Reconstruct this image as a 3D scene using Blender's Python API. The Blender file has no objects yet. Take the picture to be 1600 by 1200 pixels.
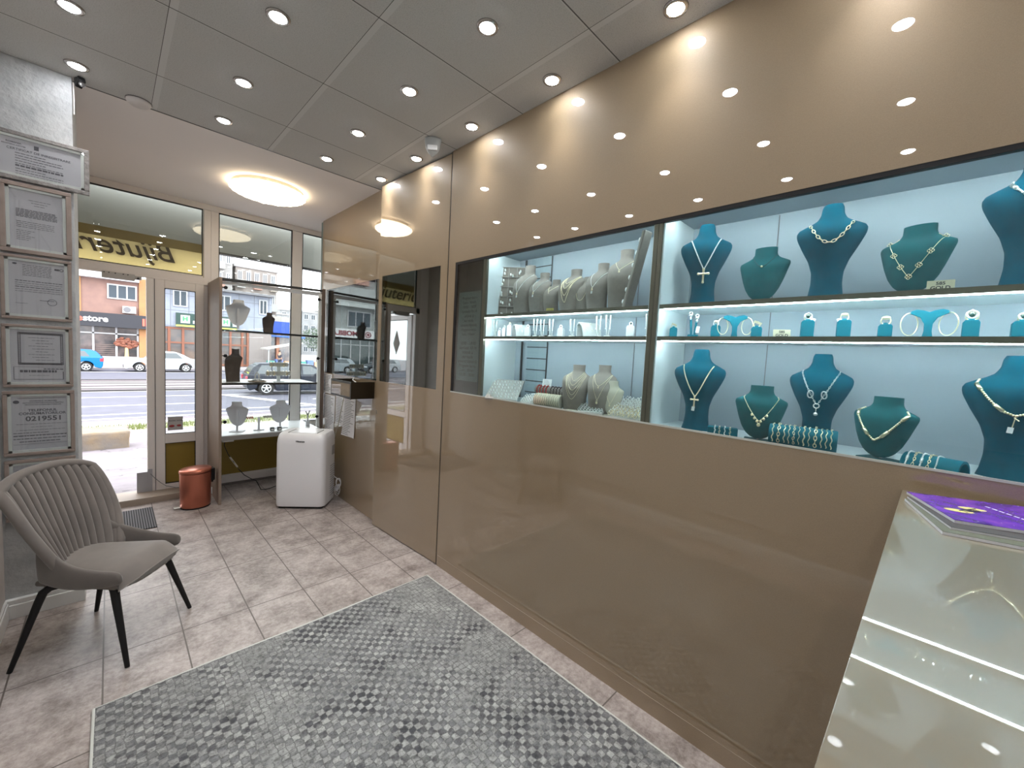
import bpy, math, random
import numpy as np
from mathutils import Vector, Matrix
C = bpy.context.scene
COL = C.collection
PI = math.pi
# ------------------------------------------------------------------ camera, world, exposure
EYE = 1.5
yaw, pit, rol = math.radians(45.0), math.radians(-3.8), math.radians(3.0)
f_ = Vector((math.sin(yaw)*math.cos(pit), math.cos(yaw)*math.cos(pit), math.sin(pit)))
r_ = Vector((math.cos(yaw), -math.sin(yaw), 0)); u_ = r_.cross(f_)
r2 = r_*math.cos(rol)+u_*math.sin(rol); u2 = -r_*math.sin(rol)+u_*math.cos(rol)
cam = bpy.data.cameras.new('camera'); co = bpy.data.objects.new('camera', cam); COL.objects.link(co)
cam.sensor_fit = 'HORIZONTAL'; cam.sensor_width = 36; cam.lens = 630.15/1600*36
cam.clip_start = 0.02; cam.clip_end = 500
co.matrix_world = Matrix(((r2.x, u2.x, -f_.x, 0), (r2.y, u2.y, -f_.y, 0), (r2.z, u2.z, -f_.z, EYE), (0, 0, 0, 1)))
C.camera = co
w = bpy.data.worlds.new('sky'); C.world = w; w.use_nodes = True
nt = w.node_tree; nt.nodes.clear()
wo = nt.nodes.new('ShaderNodeOutputWorld'); bg = nt.nodes.new('ShaderNodeBackground')
tc = nt.nodes.new('ShaderNodeTexCoord'); nz = nt.nodes.new('ShaderNodeTexNoise'); cr = nt.nodes.new('ShaderNodeValToRGB')
nz.inputs['Scale'].default_value = 2.5; nz.inputs['Detail'].default_value = 4
cr.color_ramp.elements[0].color = (0.86, 0.9, 0.97, 1); cr.color_ramp.elements[1].color = (1, 1, 1, 1)
nt.links.new(tc.outputs['Generated'], nz.inputs['Vector']); nt.links.new(nz.outputs['Fac'], cr.inputs['Fac'])
nt.links.new(cr.outputs['Color'], bg.inputs['Color']); bg.inputs['Strength'].default_value = 2.05
nt.links.new(bg.outputs[0], wo.inputs[0])
C.view_settings.view_transform = 'Standard'; C.view_settings.look = 'None'
C.view_settings.exposure = 1.65; C.view_settings.gamma = 1.0; C.view_settings.use_curve_mapping = False
SPOT_W = 4.1      # each recessed ceiling spot
DOME_E = 3.1      # dome lamp
LED_E = 18.5        # display LED strips
rnd = random.Random(7)

# ------------------------------------------------------------------ materials
MATS = {}
def mat(name, col=(.5, .5, .5), rough=.5, metal=0, coat=0, emit=None, es=1, sheen=0, spec=.5, noise=None, bump=None, coat_rough=.02, alpha=1):
    if name in MATS: return MATS[name]
    m = bpy.data.materials.new(name); m.use_nodes = True; n = m.node_tree; b = n.nodes['Principled BSDF']
    b.inputs['Base Color'].default_value = (*col, 1); b.inputs['Roughness'].default_value = rough
    b.inputs['Metallic'].default_value = metal; b.inputs['Coat Weight'].default_value = coat
    b.inputs['Coat Roughness'].default_value = coat_rough; b.inputs['Sheen Weight'].default_value = sheen
    b.inputs['Specular IOR Level'].default_value = spec; b.inputs['Alpha'].default_value = alpha
    if emit: b.inputs['Emission Color'].default_value = (*emit, 1); b.inputs['Emission Strength'].default_value = es
    if noise or bump:
        t = n.nodes.new('ShaderNodeTexCoord'); z = n.nodes.new('ShaderNodeTexNoise'); n.links.new(t.outputs['Object'], z.inputs['Vector'])
        z.inputs['Detail'].default_value = 6
        if noise:
            z.inputs['Scale'].default_value = noise[0]
            r = n.nodes.new('ShaderNodeValToRGB'); r.color_ramp.elements[0].position = .3; r.color_ramp.elements[1].position = .7
            r.color_ramp.elements[0].color = (*noise[1], 1); r.color_ramp.elements[1].color = (*col, 1)
            n.links.new(z.outputs['Fac'], r.inputs['Fac']); n.links.new(r.outputs['Color'], b.inputs['Base Color'])
        if bump:
            z2 = n.nodes.new('ShaderNodeTexNoise'); z2.inputs['Scale'].default_value = bump[0]; z2.inputs['Detail'].default_value = 3
            n.links.new(t.outputs['Object'], z2.inputs['Vector'])
            bp = n.nodes.new('ShaderNodeBump'); bp.inputs['Strength'].default_value = bump[1]; bp.inputs['Distance'].default_value = .01
            n.links.new(z2.outputs['Fac'], bp.inputs['Height']); n.links.new(bp.outputs[0], b.inputs['Normal'])
    MATS[name] = m; return m

def glass(name, tint=(1, 1, 1), ior=1.5, k=1.0):
    if name in MATS: return MATS[name]
    m = bpy.data.materials.new(name); m.use_nodes = True; n = m.node_tree; n.nodes.clear()
    o = n.nodes.new('ShaderNodeOutputMaterial'); mx = n.nodes.new('ShaderNodeMixShader'); t = n.nodes.new('ShaderNodeBsdfTransparent')
    g = n.nodes.new('ShaderNodeBsdfGlossy'); fr = n.nodes.new('ShaderNodeFresnel'); mt = n.nodes.new('ShaderNodeMath')
    t.inputs[0].default_value = (*tint, 1); g.inputs['Roughness'].default_value = 0; fr.inputs['IOR'].default_value = ior
    mt.operation = 'MULTIPLY'; mt.inputs[1].default_value = k; mt.use_clamp = True
    ge = n.nodes.new('ShaderNodeNewGeometry'); ix = n.nodes.new('ShaderNodeMix'); ix.data_type = 'FLOAT'   # same Fresnel on both faces
    ix.inputs[2].default_value = ior; ix.inputs[3].default_value = 1/ior
    n.links.new(ge.outputs['Backfacing'], ix.inputs[0]); n.links.new(ix.outputs[0], fr.inputs['IOR'])
    n.links.new(fr.outputs[0], mt.inputs[0]); n.links.new(mt.outputs[0], mx.inputs[0])
    n.links.new(t.outputs[0], mx.inputs[1]); n.links.new(g.outputs[0], mx.inputs[2]); n.links.new(mx.outputs[0], o.inputs[0])
    MATS[name] = m; return m

def mathn(n, op, a, b=None, c=None):
    x = n.nodes.new('ShaderNodeMath'); x.operation = op
    for i, v in enumerate((a, b, c)):
        if v is None: continue
        if isinstance(v, (int, float)): x.inputs[i].default_value = v
        else: n.links.new(v, x.inputs[i])
    return x.outputs[0]
def mixc(n, fac, a, b):
    x = n.nodes.new('ShaderNodeMix'); x.data_type = 'RGBA'
    if isinstance(fac, (int, float)): x.inputs[0].default_value = fac
    else: n.links.new(fac, x.inputs[0])
    for i, v in ((6, a), (7, b)):
        if isinstance(v, tuple): x.inputs[i].default_value = (*v, 1)
        else: n.links.new(v, x.inputs[i])
    return x.outputs[2]
def noisen(n, vec, scale, detail=5, rough=.6):
    z = n.nodes.new('ShaderNodeTexNoise'); z.inputs['Scale'].default_value = scale; z.inputs['Detail'].default_value = detail
    z.inputs['Roughness'].default_value = rough; n.links.new(vec, z.inputs['Vector']); return z.outputs['Fac']
def ramp(n, fac, stops):
    r = n.nodes.new('ShaderNodeValToRGB'); e = r.color_ramp.elements
    while len(e) < len(stops): e.new(.5)
    for i, (p, c) in enumerate(stops): e[i].position = p; e[i].color = (*c, 1)
    n.links.new(fac, r.inputs['Fac']); return r.outputs['Color']
def newmat(name):
    m = bpy.data.materials.new(name); m.use_nodes = True; n = m.node_tree
    t = n.nodes.new('ShaderNodeTexCoord'); s = n.nodes.new('ShaderNodeSeparateXYZ'); n.links.new(t.outputs['Object'], s.inputs[0])
    return m, n, n.nodes['Principled BSDF'], t.outputs['Object'], s.outputs
def gridline(n, v, off, pitch, half):   # 1 on the line
    a = mathn(n, 'SUBTRACT', v, off - pitch/2); a = mathn(n, 'DIVIDE', a, pitch); a = mathn(n, 'FRACT', a)
    a = mathn(n, 'SUBTRACT', a, .5); a = mathn(n, 'ABSOLUTE', a); return mathn(n, 'LESS_THAN', a, half/pitch)

def floor_mat():
    m, n, b, o, s = newmat('floor_tiles')
    g = mathn(n, 'MAXIMUM', gridline(n, s[0], .254, .2903, .003), gridline(n, s[1], 2.567, .573, .003))
    base = ramp(n, noisen(n, o, 5, 9, .72), [(.30, (.16, .13, .12)), (.42, (.30, .26, .243)), (.54, (.42, .37, .35)), (.70, (.53, .48, .46))])
    fine = ramp(n, noisen(n, o, 40, 6, .8), [(.35, (.72, .70, .68)), (.6, (1, 1, 1))])
    mu = n.nodes.new('ShaderNodeMix'); mu.data_type = 'RGBA'; mu.blend_type = 'MULTIPLY'; mu.inputs[0].default_value = .8
    n.links.new(base, mu.inputs[6]); n.links.new(fine, mu.inputs[7])
    n.links.new(mixc(n, g, mu.outputs[2], (.12, .10, .09)), b.inputs['Base Color'])
    b.inputs['Roughness'].default_value = .42; b.inputs['Specular IOR Level'].default_value = .4
    bp = n.nodes.new('ShaderNodeBump'); bp.inputs['Strength'].default_value = .25; bp.inputs['Distance'].default_value = .002
    h = mathn(n, 'MULTIPLY_ADD', g, -1.0, noisen(n, o, 60, 4)); n.links.new(h, bp.inputs['Height']); n.links.new(bp.outputs[0], b.inputs['Normal'])
    return m
def ceil_mat():
    m, n, b, o, s = newmat('ceiling_tiles')
    spk = ramp(n, noisen(n, o, 260, 2, .9), [(.34, (.38, .38, .365)), (.48, (.55, .545, .53))])
    bar = mathn(n, 'MAXIMUM', gridline(n, s[0], .197, .602, .013), gridline(n, s[1], 2.868, .603, .002))
    dark = mathn(n, 'MAXIMUM', gridline(n, s[1], 2.862, .603, .0025), gridline(n, s[0], .183, .602, .0012))
    c = mixc(n, bar, spk, (.60, .595, .58)); c = mixc(n, dark, c, (.10, .095, .09))
    n.links.new(c, b.inputs['Base Color']); b.inputs['Roughness'].default_value = .9
    return m
def lacquer():
    m, n, b, o, s = newmat('bronze_lacquer')
    v = n.nodes.new('ShaderNodeTexVoronoi'); v.inputs['Scale'].default_value = 700; n.links.new(o, v.inputs['Vector'])
    fl = ramp(n, v.outputs['Color'], [(.2, (.262, .189, .112)), (.8, (.288, .209, .125))])
    n.links.new(fl, b.inputs['Base Color']); b.inputs['Metallic'].default_value = .05; b.inputs['Roughness'].default_value = .55
    b.inputs['Coat Weight'].default_value = 1; b.inputs['Coat Roughness'].default_value = .0; b.inputs['Coat IOR'].default_value = 1.95
    return m
def rug_mat():
    m, n, b, o, s = newmat('rug_pile')
    # two slightly jittered coordinates so that the little squares look hand-cut
    j = noisen(n, o, 30, 3); j2 = mathn(n, 'MULTIPLY_ADD', j, .024, -.012)
    x = mathn(n, 'ADD', s[0], j2); y = mathn(n, 'SUBTRACT', s[1], j2)
    cb = n.nodes.new('ShaderNodeCombineXYZ'); n.links.new(x, cb.inputs[0]); n.links.new(y, cb.inputs[1])
    ch = n.nodes.new('ShaderNodeTexChecker'); ch.inputs['Scale'].default_value = 1/.0265; n.links.new(cb.outputs[0], ch.inputs['Vector'])
    big = noisen(n, o, 1.7, 4, .65); med = noisen(n, o, 7, 6, .75); fine = noisen(n, o, 120, 5, .8)
    contrast = ramp(n, mathn(n, 'MULTIPLY_ADD', noisen(n, o, 16, 3), .35, mathn(n, 'MULTIPLY', big, .75)), [(.46, (0, 0, 0)), (.56, (1, 1, 1))])
    lightc = ramp(n, med, [(.3, (.19, .195, .19)), (.5, (.31, .315, .308)), (.72, (.50, .505, .485))])
    darkc = ramp(n, noisen(n, o, 5.5, 5), [(.40, (.05, .052, .06)), (.50, (.14, .142, .15)), (.60, (.23, .235, .24))])
    chk = mathn(n, 'MULTIPLY', ch.outputs['Fac'], contrast)
    # edges of squares
    def edge(v):
        a = mathn(n, 'DIVIDE', v, .0265); a = mathn(n, 'FRACT', a); a = mathn(n, 'SUBTRACT', a, .5); a = mathn(n, 'ABSOLUTE', a); return mathn(n, 'GREATER_THAN', a, .43)
    e = mathn(n, 'MULTIPLY', mathn(n, 'MAXIMUM', edge(x), edge(y)), mathn(n, 'GREATER_THAN', med, .44))
    c = mixc(n, chk, lightc, darkc); c = mixc(n, mathn(n, 'MULTIPLY', e, .75), c, (.12, .12, .12))
    sp = ramp(n, noisen(n, o, 55, 8, .85), [(.40, (.25, .25, .25)), (.54, (1, 1, 1))])
    mu = n.nodes.new('ShaderNodeMix'); mu.data_type = 'RGBA'; mu.blend_type = 'MULTIPLY'; mu.inputs[0].default_value = .75
    n.links.new(c, mu.inputs[6]); n.links.new(sp, mu.inputs[7]); n.links.new(mu.outputs[2], b.inputs['Base Color'])
    b.inputs['Roughness'].default_value = .95; b.inputs['Sheen Weight'].default_value = .2
    bp = n.nodes.new('ShaderNodeBump'); bp.inputs['Strength'].default_value = .7; bp.inputs['Distance'].default_value = .006
    h = mathn(n, 'SUBTRACT', mathn(n, 'MULTIPLY', fine, .6), mathn(n, 'MAXIMUM', mathn(n, 'MULTIPLY', e, .6), chk))
    n.links.new(h, bp.inputs['Height']); n.links.new(bp.outputs[0], b.inputs['Normal'])
    return m
def tilemat(name, col, line, px, pz, half=.012, ax=0, noise=None):
    m, n, b, o, s = newmat(name)
    g = mathn(n, 'MAXIMUM', gridline(n, s[ax], 0, px, half), gridline(n, s[2], 0, pz, half))
    z = ramp(n, noisen(n, o, 1.2, 6, .7), [(.3, tuple(c*.82 for c in col)), (.65, col)])
    n.links.new(mixc(n, g, z, line), b.inputs['Base Color']); b.inputs['Roughness'].default_value = .7
    return m

M_floor = floor_mat(); M_ceil = ceil_mat(); M_lac = lacquer(); M_rug = rug_mat()
M_plaster = mat('plaster', (.86, .81, .79), .85)
M_pillar = mat('wallpaper', (.52, .53, .53), .55, noise=(14, (.40, .41, .42)), bump=(40, .5), spec=.35)
M_leftw = mat('left_wallpaper', (.62, .58, .54), .8, noise=(10, (.54, .50, .47)))
M_upvc = mat('window_frame_pvc', (.74, .69, .66), .42)
M_gasket = mat('rubber_gasket', (.01, .01, .012), .6)
M_white = mat('white_paint', (.78, .78, .77), .45)
M_dark = mat('dark_edge', (.02, .02, .02), .35)
M_black = mat('black_plastic', (.008, .008, .009), .5, spec=.3)
M_glass = glass('clear_glass', (.97, .985, .98))
M_mirrorglass = glass('dark_room_glass', (.50, .62, .62), 2.0, 1.5)
M_glassgreen = glass('display_glass', (.90, .965, .965), 1.45, 1.0)
M_lamw = mat('taupe_laminate', (.27, .205, .16), .45, noise=(6, (.235, .18, .14)))
M_olive = mat('olive_frame', (.16, .15, .115), .3, metal=.6)
M_caseW = mat('case_white', (.66, .72, .74), .55)
M_caseB = mat('case_back_grey', (.36, .42, .47), .5)
M_led = mat('led_strip', (1, 1, 1), .5, emit=(.88, .97, 1), es=LED_E)
M_teal = mat('teal_velvet', (.0, .088, .135), .9, sheen=.06, spec=.1, noise=(30, (.0, .066, .105)))
M_teal2 = mat('teal_suede', (.014, .125, .142), .9, sheen=.08, spec=.1, noise=(25, (.009, .085, .100)))
M_tealb = mat('teal_box', (.0, .13, .18), .7, spec=.2)
M_greyv = mat('taupe_velvet', (.26, .23, .20), .9, sheen=.1, spec=.1, noise=(60, (.23, .20, .18)))
M_cream = mat('cream_velvet', (.50, .47, .38), .9)
M_pale = mat('pale_suede', (.66, .66, .71), .8)
M_brownv = mat('brown_velvet', (.10, .075, .065), .85)
M_gold = mat('gold', (.92, .80, .56), .32, metal=1)
M_silver = mat('silver', (.92, .92, .90), .3, metal=1)
M_gems = mat('gemstone', (.02, .06, .05), .1, coat=1)
M_tag = mat('paper_tag', (.82, .84, .84), .6)
M_ink = mat('printed_ink', (.03, .03, .035), .7)
M_inkg = mat('grey_ink', (.20, .20, .21), .7)
M_paper = mat('paper_sheet', (.86, .86, .89), .7)
M_goldfilm = mat('gold_film', (.27, .185, .03), .4, metal=.2)
M_brass = mat('brass_sign', (.52, .46, .30), .5)
def translucent(m, col, k):
    n = m.node_tree; b = n.nodes['Principled BSDF']; t = n.nodes.new('ShaderNodeBsdfTranslucent'); t.inputs[0].default_value = (*col, 1)
    x = n.nodes.new('ShaderNodeMixShader'); x.inputs[0].default_value = k; n.links.new(b.outputs[0], x.inputs[1]); n.links.new(t.outputs[0], x.inputs[2]); n.links.new(x.outputs[0], n.nodes['Material Output'].inputs[0])
translucent(M_brass, (.85, .76, .48), .55)

# ------------------------------------------------------------------ mesh builder
class MB:
    def __init__(s): s.v = []; s.f = []
    def add(s, v, f):
        k = len(s.v); s.v += [tuple(p) for p in v]; s.f += [tuple(i+k for i in q) for q in f]; return s
    def box(s, x0, x1, y0, y1, z0, z1, M=None):
        v = [Vector(p) for p in ((x0, y0, z0), (x1, y0, z0), (x1, y1, z0), (x0, y1, z0), (x0, y0, z1), (x1, y0, z1), (x1, y1, z1), (x0, y1, z1))]
        if M: v = [M @ p for p in v]
        return s.add(v, [(0, 3, 2, 1), (4, 5, 6, 7), (0, 1, 5, 4), (1, 2, 6, 5), (2, 3, 7, 6), (3, 0, 4, 7)])
    def tube(s, pts, r, n=6, closed=False):
        P = [Vector(p) for p in pts]; N = len(P); rr = r if isinstance(r, (list, tuple)) else [r]*N
        vs = []; up = Vector((0.13, 0.21, 0.97)).normalized(); prev = None
        for i, p in enumerate(P):
            a = P[(i-1) % N] if (closed or i > 0) else p; b = P[(i+1) % N] if (closed or i < N-1) else p
            t = (b-a); t = t.normalized() if t.length > 1e-9 else Vector((0, 0, 1))
            if prev is None:
                x = t.cross(up) if abs(t.dot(up)) < .95 else t.cross(Vector((1, 0, 0)))
            else: x = prev - t*prev.dot(t)
            x.normalize(); prev = x; y = t.cross(x)
            vs += [p + (x*math.cos(2*PI*k/n)+y*math.sin(2*PI*k/n))*rr[i] for k in range(n)]
        fs = []
        for i in range(N if closed else N-1):
            j = (i+1) % N
            fs += [(i*n+k, i*n+(k+1) % n, j*n+(k+1) % n, j*n+k) for k in range(n)]
        if not closed: fs += [tuple(reversed(range(n))), tuple(range((N-1)*n, N*n))]
        return s.add(vs, fs)
    def lathe(s, prof, n=24, c=(0, 0, 0), sx=1, sy=1, M=None):
        vs = []; m = len(prof)
        for (r, z) in prof:
            vs += [Vector((c[0]+sx*r*math.cos(2*PI*k/n), c[1]+sy*r*math.sin(2*PI*k/n), c[2]+z)) for k in range(n)]
        if M: vs = [M @ p for p in vs]
        fs = [(i*n+k, i*n+(k+1) % n, (i+1)*n+(k+1) % n, (i+1)*n+k) for i in range(m-1) for k in range(n)]
        fs += [tuple(reversed(range(n))), tuple(range((m-1)*n, m*n))]
        return s.add(vs, fs)
    def ball(s, c, r, nu=8, nv=5):
        if not isinstance(r, (tuple, list)): r = (r, r, r)
        vs = [(c[0]+r[0]*math.sin(PI*j/nv)*math.cos(2*PI*i/nu), c[1]+r[1]*math.sin(PI*j/nv)*math.sin(2*PI*i/nu), c[2]+r[2]*math.cos(PI*j/nv)) for j in range(nv+1) for i in range(nu)]
        return s.add(vs, [(j*nu+i, (j+1)*nu+i, (j+1)*nu+(i+1) % nu, j*nu+(i+1) % nu) for j in range(nv) for i in range(nu)])
    def prism(s, poly, a, b, axis='y', M=None):
        n = len(poly)
        def P(p, t):
            q = {'y': (p[0], t, p[1]), 'x': (t, p[0], p[1]), 'z': (p[0], p[1], t)}[axis]
            return M @ Vector(q) if M else Vector(q)
        vs = [P(p, a) for p in poly]+[P(p, b) for p in poly]
        fs = [(i, (i+1) % n, (i+1) % n+n, i+n) for i in range(n)]+[tuple(reversed(range(n))), tuple(range(n, 2*n))]
        return s.add(vs, fs)
    def ring(s, c, R, r, nrm=(0, 0, 1), n=20, m=6, a0=0, a1=2*PI, sx=1):
        q = Vector(nrm).to_track_quat('Z', 'Y'); full = abs(a1-a0-2*PI) < 1e-6
        k = n if full else n+1
        pts = [Vector(c)+q @ Vector((sx*R*math.cos(a0+(a1-a0)*i/n), R*math.sin(a0+(a1-a0)*i/n), 0)) for i in range(k)]
        return s.tube(pts, r, m, closed=full)
    def grid(s, fn, nu, nv, flip=False):
        vs = [fn(i/nu, j/nv) for j in range(nv+1) for i in range(nu+1)]; k = nu+1
        fs = [(j*k+i, j*k+i+1, (j+1)*k+i+1, (j+1)*k+i) for j in range(nv) for i in range(nu)]
        return s.add(vs, [tuple(reversed(q)) for q in fs] if flip else fs)
    def loft(s, rings, cap=True):
        n = len(rings[0]); vs = [p for r in rings for p in r]
        fs = [(i*n+k, i*n+(k+1) % n, (i+1)*n+(k+1) % n, (i+1)*n+k) for i in range(len(rings)-1) for k in range(n)]
        if cap: fs += [tuple(reversed(range(n))), tuple(range((len(rings)-1)*n, len(rings)*n))]
        return s.add(vs, fs)
    def text(s, body, size, M, depth=.001, shear=0, bold=0, align='CENTER', sx=1):
        cu = bpy.data.curves.new('t', 'FONT'); cu.body = body; cu.size = size; cu.extrude = depth; cu.shear = shear; cu.offset = bold*size
        cu.align_x = align; cu.align_y = 'CENTER'; cu.resolution_u = 4
        ob = bpy.data.objects.new('t', cu); COL.objects.link(ob); bpy.context.view_layer.update()
        me = bpy.data.meshes.new_from_object(ob.evaluated_get(bpy.context.evaluated_depsgraph_get()))
        S = Matrix.Diagonal((sx, 1, 1, 1))
        s.add([M @ (S @ v.co) for v in me.vertices], [tuple(p.vertices) for p in me.polygons])
        bpy.data.objects.remove(ob); bpy.data.meshes.remove(me); bpy.data.curves.remove(cu); return s
    def build(s, name, m, parent=None, smooth=False, bevel=0, local=False, sub=0, seg=2):
        me = bpy.data.meshes.new(name); me.from_pydata(s.v, [], s.f); me.validate(); me.materials.append(m)
        o = bpy.data.objects.new(name, me); COL.objects.link(o)
        if smooth: me.shade_smooth()
        if parent is not None:
            o.parent = parent
            if not local: o.matrix_parent_inverse = parent_world(parent).inverted()
        if bevel:
            b = o.modifiers.new('bevel', 'BEVEL'); b.width = bevel; b.segments = seg; b.limit_method = 'ANGLE'; b.angle_limit = math.radians(40)
            if not smooth: me.shade_smooth(); b.harden_normals = True
        if sub: q = o.modifiers.new('sub', 'SUBSURF'); q.levels = sub; q.render_levels = sub
        if smooth == 'auto': me.set_sharp_from_angle(angle=math.radians(35))
        return o
def parent_world(o):
    m = Matrix.LocRotScale(o.location, o.rotation_euler, o.scale)
    return parent_world(o.parent) @ o.matrix_parent_inverse @ m if o.parent else m
def tag(o, label, cat, group=None, kind=None):
    o['label'] = label; o['category'] = cat
    if group: o['group'] = group
    if kind: o['kind'] = kind
    return o
def thing(name, label, cat, loc=(0, 0, 0), rz=0, group=None):
    o = bpy.data.objects.new(name, None); COL.objects.link(o); o.location = loc; o.rotation_euler = (0, 0, rz); o.empty_display_size = .05
    return tag(o, label, cat, group)
def struct(o, label=None):
    o['kind'] = 'structure'
    if label: o['label'] = label
    return o
def dup(root, loc, rz=None, label=None, parent=None, scale=None):
    c = root.copy(); COL.objects.link(c)
    if parent is None:
        c.location = loc
        if rz is not None: c.rotation_euler = (0, 0, rz)
        if scale is not None: c.scale = scale
        if label: c['label'] = label
    else: c.parent = parent; c.matrix_parent_inverse = root.matrix_parent_inverse.copy()
    for ch in list(root.children): dup(ch, None, parent=c)
    return c
def T(x=0, y=0, z=0): return Matrix.Translation((x, y, z))
def RX(a): return Matrix.Rotation(a, 4, 'X')
def RY(a): return Matrix.Rotation(a, 4, 'Y')
def RZ(a): return Matrix.Rotation(a, 4, 'Z')
FRONT = RX(PI/2)      # text plane facing -Y, reading along +X
XW = 1.628; ZC = 2.842; YF = 5.05; XL = -.40

# ================================================================== ROOM SHELL
def sbox(name, m, *a, bevel=0):
    return struct(MB().box(*a).build(name, m, bevel=bevel))
sbox('floor', M_floor, XL-.1, 4.2, -4.0, YF+.03, -.08, 0)
sbox('ceiling', M_ceil, XL-.1, XW+.02, -4.0, 3.295, ZC, ZC+.06)
sbox('ceiling_street_end', M_plaster, XL-.1, 2.0, 3.302, YF+.1, ZC-.001, ZC+.06)
sbox('shadow_line_strip', M_dark, XL, XW, 3.294, 3.303, ZC-.0015, ZC+.02)                    # dark strip painting the shadow line between tiles and plaster
sbox('wall_left', M_leftw, XL-.12, XL, -4.0, 3.3, 0, ZC)
sbox('wall_back', M_leftw, XL-.1, 4.2, -4.1, -4.0, 0, ZC)
sbox('wall_pillar', M_pillar, XL-.1, -.128, 3.25, 3.62, 0, ZC, bevel=.004)
sbox('wall_left_alcove', M_leftw, XL-.12, XL, 3.62, YF, 0, ZC)
b = MB(); b.box(XL, -.112, 3.215, 3.25, 0, .075); b.box(XL, -.116, 3.222, 3.25, .075, .10); b.box(-.128, -.112, 3.25, 3.62, 0, .09)
struct(b.build('baseboard_pillar', M_white, bevel=.004))
b = MB(); b.box(XL, XL+.016, -4, 3.215, 0, .09); b.box(XL, XL+.011, -4, 3.215, .09, .105)
struct(b.build('baseboard_left', M_white, bevel=.004))
b = MB()
for y0, y1 in ((2.55, 3.05), (1.6, 2.4), (.5, 1.4)):
    for a in ((y0, y1, .25, .275), (y0, y1, 2.3, 2.325), (y0, y0+.025, .25, 2.325), (y1-.025, y1, .25, 2.325)): b.box(XL, XL+.012, *a)
struct(b.build('trim_2', M_leftw, bevel=.004))
sbox('wall_right_return', M_upvc, 1.83, 1.93, 4.6, YF+.03, 0, ZC)
sbox('wall_right_return_side', M_lac, XW+.012, 1.83, 4.585, 4.6, 0, ZC)
# bronze lacquered wall with the long display window (z 1.25..2.105)
Z0, Z1 = 1.25, 2.105
XT = XW+.012
t_y0, t_y1 = -4.0, 2.292
b = MB(); b.box(XW, XT, t_y0, t_y1, 0, Z0); b.box(XW, XT, t_y0, t_y1, Z1, ZC); b.box(XW, XT, 2.215, t_y1, Z0, Z1); b.box(XW, XT, t_y0, -1.3, Z0, Z1)
wr = struct(b.build('wall_right', M_lac))
sbox('trim_9', M_dark, XW+.003, XW+.02, 2.2915, 2.306, 0, ZC)
b = MB(); b.box(XW-.0015, XW+.004, -1.3, 2.215, Z0-.006, Z0+.001)
struct(b.build('trim_3', mat('glass_edge', (.50, .52, .47), .3)))
b = MB(); b.box(XW+.001, XW+.02, -1.3, 2.215, Z1-.016, Z1); b.box(XW+.002, XW+.02, 2.190, 2.215, Z0, Z1)
struct(b.build('trim_4', M_black))
b = MB(); b.box(XW-.0008, XW+.001, t_y0, t_y1-.01, .076, .0775)
struct(b.build('trim_5', mat('plinth_line', (.45, .37, .28), .4)))
# door leaf in the lacquered wall, standing slightly ajar
dl, doff = .893, .045
da = math.asin(doff/dl)
dr = thing('staff_door', 'bronze glass staff door with dark upper pane, slightly ajar in the lacquered wall', 'door', (XW, 2.304, 0), da)
b = MB(); H = ZC-.012
b.box(0, .012, 0, dl, .008, Z0-.005); b.box(0, .012, 0, dl, Z1, H); b.box(0, .012, 0, .075, Z0-.005, Z1); b.box(0, .012, dl-.045, dl, Z0-.005, Z1)
del dr['category']; dr.name = 'door_1'; struct(dr, 'bronze glass door with dark upper pane, slightly ajar')
b.build('door_panel', M_lac, dr, local=True)
MB().box(.003, .009, .075, dl-.045, Z0-.005, Z1).build('door_glass', M_mirrorglass, dr, local=True)
b = MB(); b.box(.012, .03, .0, dl, .008, .03); b.box(.012, .03, 0, dl, H-.03, H); b.box(.012, .04, 0, .06, .008, H); b.box(.012, .04, dl-.02, dl, .008, H); b.box(.012, .03, .06, .082, Z0, Z1); b.box(.012, .03, dl-.07, dl-.045, Z0, Z1)
b.build('door_frame', M_black, dr, local=True)
b = MB(); b.prism([(-.004, -.016), (.004, -.016), (.004, .016), (-.004, .016)], -.0012, .001, axis='x', M=T(0, dl-.02, .98)); b.build('keyhole', M_dark, dr, local=True)
# last lacquered panel before the shop window
py0, py1 = 3.20, 4.6
b = MB(); b.box(XW, XT, py0, py1, 0, 1.235); b.box(XW, XT, py0, py1, Z1, ZC); b.box(XW, XT, py0, 3.285, 1.235, Z1); b.box(XW, XT, 4.46, py1, 1.235, Z1)
struct(b.build('wall_right_end', M_lac))
wn = MB().box(XW+.003, XW+.009, 3.285, 4.46, 1.235, Z1).build('window_1', M_mirrorglass); struct(wn)
b = MB(); b.box(XW+.009, XW+.03, 4.40, 4.46, 1.235, Z1); b.box(XW+.009, XW+.02, 3.285, 4.46, Z1-.018, Z1); b.build('window_frame', M_black, wn)
wn = MB().box(XW+.004, XW+.010, 1.935, 2.19, Z0, Z1-.016).build('window_2', M_mirrorglass); struct(wn)
# dim staff room behind the lacquered wall
M_staff = mat('staff_wall', (.16, .20, .20), .8)
sbox('wall_staff_side', M_staff, 3.6, 3.7, -4.0, 4.6, 0, ZC)
sbox('wall_staff_end', M_staff, XT, 3.7, 4.6, 4.68, 0, ZC)
sbox('ceiling_staff', M_staff, XT, 3.7, -4.0, 4.6, ZC, ZC+.06)
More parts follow.
